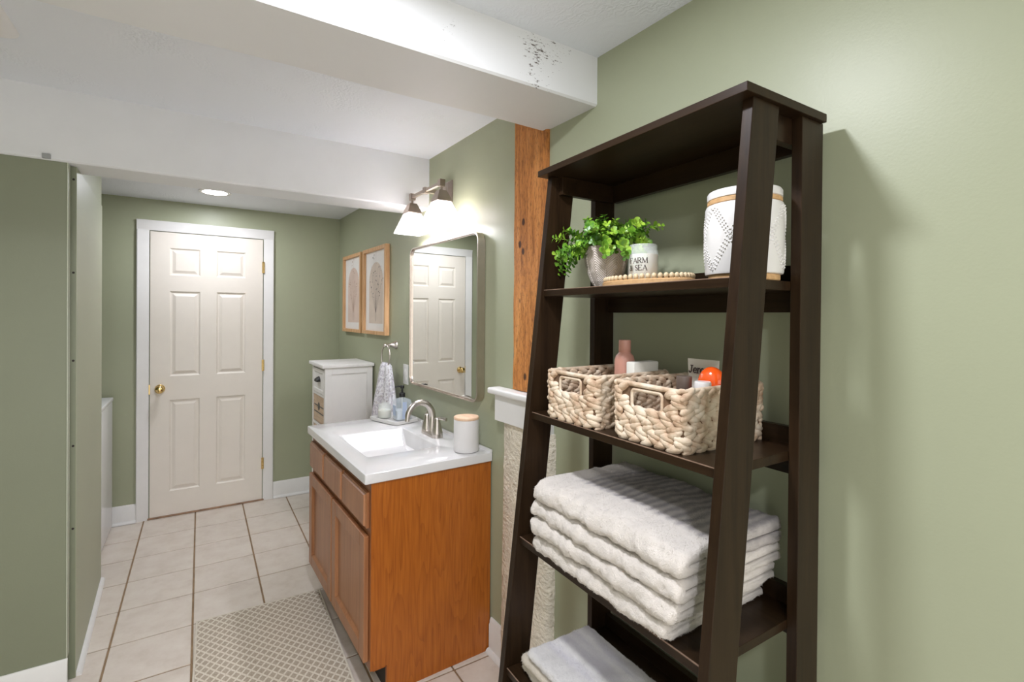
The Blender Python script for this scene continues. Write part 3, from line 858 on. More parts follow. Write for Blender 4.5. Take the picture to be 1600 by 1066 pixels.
bm = B(); box(bm, c[0] - 0.0395, c[0] - 0.0390, c[1] - 0.012, c[1] + 0.013, TZ + 0.012, TZ + 0.105); box(bm, c[0] - 0.02, c[0] + 0.02, c[1] + 0.0452, c[1] + 0.0456, TZ + 0.03, TZ + 0.085)
sd.part('label', bm, plain('blue_label', (0.42, 0.50, 0.66), 0.5))
bm = B(); lathe(bm, [(0.017, 0.130), (0.017, 0.150), (0.014, 0.153), (0.006, 0.154), (0.0055, 0.176), (0.011, 0.177), (0.012, 0.192), (0.010, 0.194)], c, 24); pm = sd.part('pump', bm, M_BLACK, 40)
bm = B(); tube(bm, [(c[0], c[1], TZ + 0.188), (c[0] + 0.012, c[1] + 0.022, TZ + 0.188), (c[0] + 0.018, c[1] + 0.036, TZ + 0.184)], [0.005, 0.0045, 0.0035], 10); sd.part('nozzle', bm, M_BLACK, 50, parent=pm)
bm = B(); tube(bm, [(c[0], c[1], TZ + 0.012), (c[0], c[1], TZ + 0.13)], 0.003, 8); sd.part('dip_tube', bm, M_OFFW, 50, parent=pm)

# towel ring and hand towel
RC = (1.135, 0.070, 1.205)
rg = Thing('towel_ring', 'brushed nickel towel ring on the wall beyond the mirror', 'towel ring', FW, (1.135, 0.0, 1.272))
bm = B(); lathe(bm, [(0.026, 0.0005), (0.026, 0.006), (0.020, 0.012), (0.013, 0.03), (0.010, 0.055), (0.011, 0.068), (0.0125, 0.074), (0.010, 0.080), (0, 0.081)], (1.135, 0.0, 1.272), 32, 'Y'); rg.part('post', bm, M_NICKEL, 50)
bm = B(); tube(bm, [(1.135 + 0.072 * math.cos(2 * math.pi * k / 48), 0.066 + 0.012 * (1 - math.sin(2 * math.pi * k / 48)) * 0.3, 1.203 + 0.072 * math.sin(2 * math.pi * k / 48)) for k in range(48)], 0.0048, 12, True); rg.part('ring', bm, M_NICKEL, 60)
def print_mat():
    mt, nt, b = nodes('grey_floral_print_cloth')
    v = coords(nt)
    n = N(nt, 'ShaderNodeTexNoise', Scale=38.0, Detail=3.0, Roughness=0.6, Distortion=1.2)
    nt.links.new(v, n.inputs[0])
    v2 = N(nt, 'ShaderNodeTexVoronoi', Scale=34.0)
    nt.links.new(v, v2.inputs[0])
    a = ramp(nt, n.outputs[0], [(0.50, (0.78, 0.77, 0.80)), (0.56, (0.40, 0.37, 0.43)), (0.62, (0.70, 0.68, 0.72))])
    k = ramp(nt, v2.outputs['Distance'], [(0.18, (0.42, 0.33, 0.24)), (0.34, (1, 1, 1))])
    mx = N(nt, 'ShaderNodeMix', data_type='RGBA', blend_type='MULTIPLY'); mx.inputs['Factor'].default_value = 0.35
    nt.links.new(a.outputs[0], mx.inputs['A']); nt.links.new(k.outputs[0], mx.inputs['B'])
    nt.links.new(mx.outputs['Result'], b.inputs['Base Color'])
    b.inputs['Roughness'].default_value = 0.9
    return mt
M_PRINT = print_mat()
def hand_towel(bm):
    """a towel pulled through the ring: gathered at the ring, opening downwards in folds"""
    rows, n = 34, 72
    zt, zb = 1.150, 0.815
    loops = []
    for k in range(rows + 1):
        t = k / rows
        z = zt - (zt - zb) * t
        wdt = 0.070 + 0.118 * t ** 0.8
        dep = 0.022 + 0.030 * t
        cs = 1.140 + 0.022 * t
        lp = []
        for q in range(n):
            a = 2 * math.pi * q / n
            fold = 1 + 0.34 * math.sin(5 * a + 0.8 + t) * (0.6 + 0.4 * t) + 0.16 * math.sin(9 * a + 2 * t)
            x = cs + wdt * math.cos(a) * (1 + 0.05 * math.sin(3 * a) + 0.05 * math.sin(7 * a + 3 * t) + 0.05 * nz(z * 9, a, 2.0))
            y = 0.066 + dep * math.sin(a) * fold
            y = max(y, 0.012)
            dz = 0.0
            if t > 0.75:
                dz = -0.05 * (t - 0.75) / 0.25 * (0.5 + 0.5 * math.sin(2.2 * a + 0.6))
            lp.append((x, y, z + dz))
        loops.append(lp)
    c0 = loops[0]
    top = [((p[0] - 1.140) * 0.75 + 1.140, (p[1] - 0.066) * 0.5 + 0.066, p[2] + 0.014) for p in c0]
    loft(bm, [top] + loops)
bm = B(); hand_towel(bm)
o = mesh_obj('hand_towel', bm, M_PRINT, None, 80, FW, (1.15, 0.066, 0.80))
tag(o, 'grey and white floral hand towel hanging from the nickel ring', 'towel')
# light switch plate
sw = Thing('switch_plate', 'white wall plate beside the lower far corner of the mirror', 'switch', FW, (0.972, 0, 1.105))
bm = B(); box(bm, 0.934, 1.010, 0.0, 0.006, 1.045, 1.165, 0.003); sw.part('plate', bm, M_WHITE, 40)
bm = B(); box(bm, 0.955, 0.989, 0.005, 0.0085, 1.072, 1.138, 0.001); sw.part('rocker', bm, M_WHITE, 40)

# mirror
mr = Thing('wall_mirror', 'large rounded square mirror in a brushed metal frame above the sink', 'mirror', FW, (0.45, 0, 1.07))
MX0, MX1, MZ0, MZ1 = 0.066, 0.836, 1.070, 1.840
def frame_ring(bm, outer, inner, y0, y1):
    n = len(outer)
    v = [[bm.verts.new((p[0], y, p[1])) for p in l] for l, y in ((outer, y0), (outer, y1), (inner, y1), (inner, y0))]
    for a, b_ in zip(v, v[1:] + v[:1]):
        for k in range(n): bm.faces.new((a[k], a[(k + 1) % n], b_[(k + 1) % n], b_[k]))
bm = B(); frame_ring(bm, rrect(MX0, MX1, MZ0, MZ1, 0.045, 8), rrect(MX0 + 0.007, MX1 - 0.007, MZ0 + 0.007, MZ1 - 0.007, 0.039, 8), 0.002, 0.040); mr.part('frame', bm, M_MIRRORF, 40)
bm = B(); frame_ring(bm, rrect(MX0 + 0.0068, MX1 - 0.0068, MZ0 + 0.0068, MZ1 - 0.0068, 0.039, 8), rrect(MX0 + 0.011, MX1 - 0.011, MZ0 + 0.011, MZ1 - 0.011, 0.036, 8), 0.020, 0.034); mr.part('inner_lip', bm, M_MIRRORF, 40)
bm = B(); prism(bm, rrect(MX0 + 0.007, MX1 - 0.007, MZ0 + 0.007, MZ1 - 0.007, 0.039, 8), 0.010, 0.030, 'Y'); mr.part('glass', bm, M_MIRROR)

# vanity light
vl = Thing('vanity_light', 'two shade vanity light with square white glass shades above the mirror', 'light', FW, (0.44, 0, 2.08))
bm = B()
lps = []
for ins, y in ((0, 0.0005), (0, 0.006), (0.012, 0.022), (0.03, 0.028)):
    lps.append([(0.385 + ins, y, 2.020 + ins), (0.505 - ins, y, 2.020 + ins), (0.505 - ins, y, 2.140 - ins), (0.385 + ins, y, 2.140 - ins)])
loft(bm, lps); vl.part('back_plate', bm, M_BRONZE)
bm = B(); box(bm, 0.434, 0.456, 0.02, 0.13, 2.070, 2.092, 0.002); vl.part('arm', bm, M_BRONZE)
bm = B(); box(bm, 0.262, 0.632, 0.112, 0.128, 2.073, 2.089, 0.002); vl.part('bar', bm, M_BRONZE)
bm = B(); box(bm, 0.432, 0.458, 0.107, 0.133, 2.066, 2.096, 0.002); vl.part('bar_collar', bm, M_BRONZE)
mt, nt, b = nodes('lit_white_shade_glass')
b.inputs['Base Color'].default_value = (0.80, 0.765, 0.75, 1); b.inputs['Roughness'].default_value = 0.25
trn = N(nt, 'ShaderNodeBsdfTranslucent'); trn.inputs[0].default_value = (0.90, 0.86, 0.84, 1)
mxs = nt.nodes.new('ShaderNodeMixShader'); mxs.inputs[0].default_value = 0.62
nt.links.new(b.outputs[0], mxs.inputs[1]); nt.links.new(trn.outputs[0], mxs.inputs[2])
tpa = N(nt, 'ShaderNodeBsdfTransparent'); tpa.inputs[0].default_value = (0.95, 0.93, 0.92, 1)
mxt = nt.nodes.new('ShaderNodeMixShader'); mxt.inputs[0].default_value = 0.05
nt.links.new(mxs.outputs[0], mxt.inputs[1]); nt.links.new(tpa.outputs[0], mxt.inputs[2])
nt.links.new(mxt.outputs[0], nt.nodes['Material Output'].inputs[0])
M_SHADE = mt
M_BULB = glass('clear_bulb_glass', (0.95, 0.95, 0.93), 0.05, 0.12)
for s in (0.272, 0.614):
    d = 0.120
    def sq(h, z): return [(s - h, d - h, z), (s + h, d - h, z), (s + h, d + h, z), (s - h, d + h, z)]
    bm = B(); box(bm, s - 0.014, s + 0.014, d - 0.014, d + 0.014, 2.064, 2.098, 0.002); vl.part('end_block', bm, M_BRONZE)
    bm = B(); lathe(bm, [(0.006, 2.040), (0.006, 2.066)], (s, d, 0), 12); vl.part('stem', bm, M_BRONZE, 40)
    bm = B(); loft(bm, [sq(0.037, 1.992), sq(0.038, 1.998), sq(0.021, 2.040), sq(0.018, 2.046)]); vl.part('shade_cap', bm, M_BRONZE)
    bm = B()
    v = [[bm.verts.new(p) for p in sq(h, z)] for h, z in ((0.033, 1.998), (0.074, 1.892), (0.071, 1.892), (0.030, 1.997))]
    for a, b_ in zip(v, v[1:]):
        for k in range(4): bm.faces.new((a[k], a[(k + 1) % 4], b_[(k + 1) % 4], b_[k]))
    vl.part('glass_shade', bm, M_SHADE)
    bm = B(); sphere(bm, (s, d, 1.925), 0.022, 20, 14, (1, 1, 1.15)); vl.part('bulb', bm, M_BULB, 80)
    bm = B(); lathe(bm, [(0.013, 1.945), (0.013, 1.998)], (s, d, 0), 16); vl.part('socket', bm, M_WHITE, 40)
    lo = (s - 0.44, d, 1.930 - 2.08)
    point('vanity_light_lamp', lo, VANITY_W, 0.027, LAMP, vl.o)

# pictures
def picture(s0, s1, z0, z1, label, ink, dots, seed):
    t = Thing('framed_print', label, 'picture', FW, ((s0 + s1) / 2, 0, z0), 'botanical prints beyond the mirror')
    f, dd = 0.024, 0.032
    for a in (s0, s1 - f):
        bm = B(); box(bm, a, a + f, 0.001, dd, z0, z1, 0.0015); t.part('frame_stile', bm, M_FRAMEW)
    for c_ in (z0, z1 - f):
        bm = B(); box(bm, s0 + f, s1 - f, 0.001, dd - 0.0005, c_, c_ + f, 0.0015); t.part('frame_rail', bm, M_FRAMEW)
    bm = B(); box(bm, s0 + f, s1 - f, 0.002, 0.012, z0 + f, z1 - f); pp = t.part('print', bm, M_PAPER)
    cx = (s0 + s1) / 2; hw = (s1 - s0) * 0.30
    za, zt = z0 + 0.075, z1 - 0.10
    poly = [(cx - hw, za), (cx + hw, za)] + [(cx + hw * math.cos(R(a)), zt - hw + hw * math.sin(R(a))) for a in range(0, 181, 9)]
    bm = B(); prism(bm, poly, 0.0118, 0.0124, 'Y'); t.part('printed_arch', bm, ink, parent=pp)
    r2 = random.Random(seed)
    bm = B()
    def stroke(p, q, wd):
        a = Vector((p[0], 0, p[1])); b_ = Vector((q[0], 0, q[1])); dr = (b_ - a).normalized(); nn = Vector((-dr.z, 0, dr.x)) * wd
        vs = [bm.verts.new((v.x, 0.0128, v.z)) for v in (a - nn, b_ - nn * 0.6, b_ + nn * 0.6, a + nn)]
        bm.faces.new(vs)
    zb = z0 + 0.15
    tips = []
    for k in range(7):
        ax = cx + (k - 3) * hw * 0.30
        az = zb + 0.20 + 0.12 * r2.random() + 0.05 * (3 - abs(k - 3))
        stroke((cx + r2.uniform(-.004, .004), zb), (ax, az), 0.0011)
        tips.append((ax, az))
    stroke((cx, zb - 0.06), (cx, zb + 0.14), 0.0015)
    for tx, tz in tips:
        for q in range(dots):
            u = r2.random()
            px, pz = cx + (tx - cx) * (0.45 + 0.6 * u) + r2.uniform(-0.02, 0.02), zb + (tz - zb) * (0.45 + 0.6 * u) + r2.uniform(-0.015, 0.015)
            rr = r2.uniform(0.003, 0.0085); an = r2.uniform(0, 3.14)
            vs = []
            for e in range(8):
                g_ = 2 * math.pi * e / 8
                ex, ez = rr * math.cos(g_), rr * 0.5 * math.sin(g_)
                vs.append(bm.verts.new((px + ex * math.cos(an) - ez * math.sin(an), 0.0127, pz + ex * math.sin(an) + ez * math.cos(an))))
            bm.faces.new(vs)
    t.part('printed_sprig', bm, M_INK if seed == 4 else M_INKB, parent=pp)
    bm = B(); box(bm, s0 + 0.01, s1 - 0.01, 0.0, 0.0015, z0 + 0.01, z1 - 0.01); t.part('backing', bm, M_KICK)
picture(1.257, 1.725, 1.326, 1.922, 'oak framed print of a dark berry sprig on a tan arch', M_TAN, 6, 4)
picture(1.775, 2.235, 1.326, 1.922, 'oak framed print of a pale sprig on a blush arch by the corner', M_BLUSH, 5, 9)

# tall white storage cabinet in the corner
cb = Thing('storage_cabinet', 'narrow white cabinet with washed wood drawers in the corner', 'cabinet', FW, (1.73, 0.17, 0))
X0, X1, Y1 = 1.556, 1.905, 0.330
bm = B(); box(bm, 1.530, 1.932, 0.005, 0.350, 1.104, 1.127, 0.004); cb.part('top', bm, M_CABW, 40)
bm = B()
box(bm, X0, X0 + 0.008, 0.012, Y1, 0, 1.104)
for a0, a1, c0, c1 in ((0.012, 0.052, 0, 1.104), (Y1 - 0.045, Y1, 0, 1.104), (0.052, Y1 - 0.045, 1.06, 1.104), (0.052, Y1 - 0.045, 0.05, 0.12)):
    box(bm, X0 - 0.009, X0, a0, a1, c0, c1, 0.001)
cb.part('side_panel', bm, M_CABW)
bm = B(); box(bm, X1 - 0.010, X1, 0.012, Y1, 0, 1.104); cb.part('side_panel', bm, M_CABW)
bm = B(); box(bm, X0, X1, 0.010, 0.014, 0.05, 1.104); cb.part('back_panel', bm, M_CABW)
zs = [1.104, 1.092, 0.92, 0.905, 0.70, 0.685, 0.48, 0.465, 0.26, 0.245, 0.06]
for z0, z1 in ((1.090, 1.104), (0.900, 0.918), (0.690, 0.708), (0.480, 0.498), (0.270, 0.288), (0.05, 0.07)):
    bm = B(); box(bm, X0 + 0.008, X1 - 0.010, 0.02, Y1 - 0.002, z0, z1); cb.part('rail', bm, M_CABW)
for x0, x1 in ((X0, X0 + 0.022), (X1 - 0.022, X1)):
    bm = B(); box(bm, x0, x1, Y1 - 0.02, Y1 + 0.0005, 0.0, 1.104); cb.part('stile', bm, M_CABW)
bm = B()
lps = []
D0, D1 = X0 + 0.025, X1 - 0.025
for ins, y in ((0, 0.05), (0, Y1 + 0.002), (0.022, Y1 + 0.002), (0.026, Y1 - 0.004), (0.03, Y1 - 0.004)):
    lps.append([(D0 + ins, y, 0.922 + ins), (D1 - ins, y, 0.922 + ins), (D1 - ins, y, 1.086 - ins), (D0 + ins, y, 1.086 - ins)])
loft(bm, lps); dw = cb.part('drawer', bm, M_CABW, label='white drawer with black cup pull')
bm = B()
xc, zc = (D0 + D1) / 2, 1.012
lp2 = []
for k in range(9):
    a = math.pi * k / 8
    lp2.append([(xc + 0.045 * math.cos(a), Y1 - 0.004, zc - 0.012 + 0.034 * math.sin(a)), (xc + 0.036 * math.cos(a), Y1 + 0.020, zc - 0.014 + 0.022 * math.sin(a))])
vs = [[bm.verts.new(p) for p in l] for l in lp2]
for a, b_ in zip(vs, vs[1:]): bm.faces.new((a[0], b_[0], b_[1], a[1]))
bm.faces.new([v[1] for v in vs])
cb.part('cup_pull', bm, M_BLKMET, parent=dw)
for z0, z1 in ((0.712, 0.897), (0.502, 0.687), (0.292, 0.477), (0.074, 0.267)):
    bm = B(); box(bm, D0, D1, 0.05, Y1 - 0.004, z0, z1, 0.002); dw = cb.part('wooden_drawer', bm, M_CABD, label='washed wood slatted drawer')
    zm = (z0 + z1) / 2
    for q in (0.022, -0.024):
        bm = B(); box(bm, D0 + 0.02, D1 - 0.02, Y1 - 0.0045, Y1 - 0.0032, zm + q - 0.004, zm + q + 0.004); cb.part('slot', bm, M_BLACK, parent=dw)
    bm = B(); lathe(bm, [(0.0, 0.0), (0.028, 0.0), (0.028, 0.0015), (0, 0.0016)], (xc, Y1 - 0.0045, zm + 0.020), 20, 'Y'); cb.part('finger_hole', bm, M_BLACK, parent=dw)

# washing machine behind the partition
wm = Thing('washing_machine', 'white enamel washing machine beside the back wall behind the partition', 'appliance', FG, (-0.47, 1.47, 0))
M_ENAM = plain('white_enamel', (0.80, 0.80, 0.80), 0.22, var=0.01)
bm = B(); box(bm, -0.80, -0.167, 1.17, 1.80, 0.015, 0.865, 0.008, 3); wm.part('cabinet', bm, M_ENAM, 40)
bm = B(); box(bm, -0.803, -0.163, 1.165, 1.805, 0.865, 0.890, 0.006, 3); wm.part('top', bm, M_ENAM, 40)
bm = B(); lathe(bm, [(0.20, 0.0), (0.20, 0.02), (0.185, 0.03), (0.14, 0.034), (0.13, 0.02), (0.0, 0.012)], (-0.48, 0, 0.48), 40, 'Y')
for v in bm.verts: v.co.y = 1.171 - v.co.y
wm.part('porthole_door', bm, M_NICKEL, 40)
bm = B(); box(bm, -0.78, -0.19, 1.162, 1.171, 0.74, 0.85, 0.003); wm.part('control_panel', bm, M_OFFW)
bm = B(); lathe(bm, [(0.035, 0), (0.033, 0.02), (0, 0.021)], (-0.48, 0, 0.795), 24, 'Y')
for v in bm.verts: v.co.y = 1.163 - v.co.y
wm.part('dial', bm, M_NICKEL, 40)

# rug
def rug_mat():
    mt, nt, b = nodes('woven_diamond_lattice_rug')
    v = coords(nt, (1 / 0.0255, 1 / 0.034, 1), (0, 0, R(45)))
    s = sep(nt, v)
    def line(x): return mth(nt, 'LESS_THAN', mth(nt, 'ABSOLUTE', mth(nt, 'SUBTRACT', mth(nt, 'FRACT', x), 0.5)), 0.13)
    l = mth(nt, 'MAXIMUM', line(s.outputs[0]), line(s.outputs[1]))
    # small lighter heart in every diamond
    n = N(nt, 'ShaderNodeTexNoise', Scale=220.0, Detail=2.0)
    nt.links.new(coords(nt), n.inputs[0])
    g1 = ramp(nt, n.outputs[0], [(0.35, (0.42, 0.345, 0.26)), (0.65, (0.53, 0.45, 0.355))])
    g2 = ramp(nt, n.outputs[0], [(0.35, (0.70, 0.63, 0.52)), (0.65, (0.80, 0.74, 0.64))])
    nt.links.new(mix(nt, l, g1.outputs[0], g2.outputs[0]), b.inputs['Base Color'])
    b.inputs['Roughness'].default_value = 0.95
    h = mth(nt, 'MULTIPLY_ADD', l, 1.0); 
    ad = N(nt, 'ShaderNodeMath', operation='ADD')
    nt.links.new(l, ad.inputs[0]); nt.links.new(n.outputs[0], ad.inputs[1])
    bump(nt, b, ad.outputs[0], 0.5, 0.003)
    return mt
M_RUG = rug_mat()
rugF = Matrix.Translation((0.585, -0.115, 0)) @ Matrix.Rotation(R(-1.3), 4, 'Z')
rug = Thing('bath_rug', 'beige woven rug with cream diamond lattice in front of the vanity', 'rug', rugF, (0, 0, 0.0006))
bm = B(); box(bm, -0.270, 0.270, -0.41, 0.41, 0.0006, 0.0075, 0.002); rug.part('woven_field', bm, M_RUG, 40)
M_RUGB = plain('cream_rug_border', (0.68, 0.62, 0.52), 0.95, var=0.08, vscale=60, bscale=300, bstr=0.4)
for k, (a0, a1, c0, c1) in enumerate(((-0.277, -0.268, -0.417, 0.417), (0.268, 0.277, -0.417, 0.417), (-0.268, 0.268, 0.408, 0.417), (-0.268, 0.268, -0.417, -0.408))):
    bm = B(); box(bm, a0, a1, c0, c1, 0.0006, 0.0085, 0.0022); rug.part('border', bm, M_RUGB, 40)

# ================================================================== THINGS ON THE LADDER SHELF
Z2, Z3, Z4, Z5 = SH[0] + 0.0006, SH[1] + 0.0006, SH[2] + 0.0006, SH[3] + 0.0006
# --- potted plant
PC = (0.505, 0.138)
pp = Thing('potted_plant', 'bushy small leaved green plant in a greige chevron pot', 'plant', FS, (PC[0], PC[1], Z2))
GROOVE = []
cl_ = FS.inverted() @ CAM
PA = math.atan2(cl_.y - PC[1], cl_.x - PC[0]) + 0.0
def pot(bm):
    n, rows = 288, 112
    prof = [(0.026, 0.0), (0.028, 0.006), (0.038, 0.022), (0.048, 0.045), (0.056, 0.075), (0.0605, 0.102), (0.0612, 0.116)]
    def rad(h):
        for (r0, h0), (r1, h1) in zip(prof, prof[1:]):
            if h <= h1: 
                t = (h - h0) / (h1 - h0); return r0 + (r1 - r0) * t
        return prof[-1][0]
    loops = []
    for k in range(rows + 1):
        h = 0.116 * k / rows
        lp = []
        for q in range(n):
            a = 2 * math.pi * q / n
            u = (a / (2 * math.pi) * 6) % 1.0
            tri = abs(u - 0.5) * 2                       # 0 at leaf edge, 1 at rib
            ph = (h + 0.026 * tri) / 0.0066
            ridge = 0.0022 * min(1.0, 1.7 * (1 - abs((ph % 1.0) * 2 - 1)))
            rib = 0.0016 if (u < 0.035 or u > 0.965) else (-0.0012 if (u < 0.06 or u > 0.94) else 0)
            if h < 0.008 or h > 0.111: ridge = 0.0008; rib *= 0.3
            r_ = rad(h) + ridge + rib
            lp.append((PC[0] + r_ * math.cos(a + PA), PC[1] + r_ * math.sin(a + PA), Z2 + h))
            GROOVE.append(max(0.0, 1.0 - ridge / 0.0012))
        loops.append(lp)
    for r_, h in ((0.0565, 0.116), (0.055, 0.100)):
        loops.append([(PC[0] + r_ * math.cos(2 * math.pi * q / n + PA), PC[1] + r_ * math.sin(2 * math.pi * q / n + PA), Z2 + h) for q in range(n)]); GROOVE.extend([0.0] * n)
    loft(bm, loops)
bm = B(); pot(bm); o = pp.part('pot', bm, M_POT, 60, 'greige pot with raised chevron ribs')
ga = o.data.attributes.new('groove', 'FLOAT', 'POINT')
for i, x in enumerate(GROOVE): ga.data[i].value = x
bm = B(); lathe(bm, [(0.054, 0.0995), (0.04, 0.106), (0.0, 0.110)], (PC[0], PC[1], Z2), 32); pp.part('moss', bm, M_SOIL, 60)
def leaf(bm, o, d, nrm, L, Wd, cup):
    """obovate leaf: base o, direction d, upper normal nrm"""
    s = d.cross(nrm).normalized(); nn = s.cross(d).normalized()
    st = [(0.0, 0.12), (0.3, 0.62), (0.62, 1.0), (0.86, 0.82), (1.0, 0.25)]
    mid, lf, rt_ = [], [], []
    for t, wv in st:
        c_ = o + d * (L * t) - nn * (L * 0.10 * t * t)
        mid.append(bm.verts.new(c_)); e = nn * (cup * wv * Wd)
        lf.append(bm.verts.new(c_ + s * (Wd * wv) + e)); rt_.append(bm.verts.new(c_ - s * (Wd * wv) + e))
    for k in range(4):
        bm.faces.new((mid[k], mid[k + 1], lf[k + 1], lf[k])); bm.faces.new((rt_[k], rt_[k + 1], mid[k + 1], mid[k]))
def sprig(seed, az, lean, length, droop):
    r2 = random.Random(seed)
    bm = B()
    p = Vector((PC[0] + 0.045 * math.cos(az) * r2.random(), PC[1] + 0.040 * math.sin(az) * r2.random(), Z2 + 0.102))
    d = Vector((math.cos(az) * math.sin(lean), math.sin(az) * math.sin(lean), math.cos(lean))).normalized()
    pts = [p.copy()]
    nst = max(6, int(length / 0.0105))
    for k in range(nst):
        d = (d + Vector((r2.uniform(-.10, .10), r2.uniform(-.10, .10), -droop * (0.4 + k / nst)))).normalized()
        p = p + d * (length / nst)
        if p.y < 0.035: p.y = 0.035
        if p.y > 0.29: p.y = 0.29
        pts.append(p.copy())
    tube(bm, pts, [0.0013 - 0.0007 * k / nst for k in range(nst + 1)], 5)
    for k in range(2, nst + 1):
        t = (pts[k] - pts[k - 1]).normalized()
        side = t.cross(Vector((0, 0, 1)))
        side = side.normalized() if side.length > 0.05 else Vector((1, 0, 0))
        upv = side.cross(t).normalized()
        base = r2.uniform(0, 6.28)
        nl = 3 if k > nst - 3 else 2
        for q in range(nl):
            an = base + q * 2 * math.pi / nl + (k % 2) * 1.57
            out = (side * math.cos(an) + upv * math.sin(an))
            dd = (out * 0.85 + t * r2.uniform(0.25, 0.7)).normalized()
            nrm = (t * 0.9 + Vector((0, 0, 0.5)) - dd * 0.3).normalized()
            L = r2.uniform(0.013, 0.021) * (1.0 if k < nst - 1 else 0.75)
            leaf(bm, pts[k], dd, nrm, L, L * 0.43, 0.25)
    for v in bm.verts:
        if v.co.y < 0.012: v.co.y = 0.012
    pp.part('sprig', bm, M_LEAF, 60)
for q in range(80):
    az = 2.399963 * q + rng.uniform(-.2, .2)
    ring = q % 3
    lean = (0.22, 0.72, 1.15)[ring] + rng.uniform(-.18, .18)
    sprig(100 + q, az, lean, (0.088, 0.100, 0.100)[ring] * rng.uniform(0.8, 1.12), (0.03, 0.08, 0.13)[ring])
for q, (az, lean, ln, dr) in enumerate(((0.9, 1.1, 0.135, 0.05), (1.2, 1.15, 0.130, 0.12), (0.8, 1.25, 0.13, 0.20), (0.45, 1.25, 0.12, 0.20), (0.2, 1.05, 0.11, 0.10), (1.4, 1.15, 0.14, 0.16), (1.0, 1.3, 0.12, 0.24),
                                        (2.75, 1.0, 0.17, 0.05), (3.1, 1.1, 0.17, 0.07), (2.4, 1.1, 0.16, 0.10), (3.4, 0.9, 0.16, 0.06), (2.6, 1.2, 0.17, 0.10), (2.1, 0.9, 0.14, 0.08), (2.9, 1.25, 0.15, 0.09))):
    sprig(300 + q, az, lean, ln, dr)

# --- beaded wooden tray
TRC = (0.330, 0.165)
bt = Thing('beaded_tray', 'oval wooden tray edged with round wooden beads under the candle', 'tray', FS, (TRC[0], TRC[1], Z2))
bm = B()
def ov(ra, rb, z, n=48): return [(TRC[0] + ra * math.cos(2 * math.pi * k / n), TRC[1] + rb * math.sin(2 * math.pi * k / n), z) for k in range(n)]
loft(bm, [ov(0.130, 0.076, Z2), ov(0.132, 0.078, Z2 + 0.002), ov(0.132, 0.078, Z2 + 0.011), ov(0.130, 0.076, Z2 + 0.013)]); bt.part('board', bm, M_CORK, 40)
bm = B(); sphere(bm, (0, 0, 0), 0.0068, 14, 10, (0.85, 0.85, 1))
M_BEAD = wood('pale_turned_bead_wood', (0.52, 0.37, 0.20), (0.72, 0.58, 0.38), 0.5, 'Z', 60.0, 0.3, 0.02)
bead_me = None
nb = 48
for k in range(nb):
    a = 2 * math.pi * k / nb
    if bead_me is None: o = mesh_obj('bead', bm, M_BEAD, bt.o, 80); bead_me = o.data
    else: o = bpy.data.objects.new('bead', bead_me); C.objects.link(o); o.parent = bt.o
    o.location = (0.1245 * math.cos(a), 0.0705 * math.sin(a), 0.0190)
    o.rotation_euler = (0, 0, a)

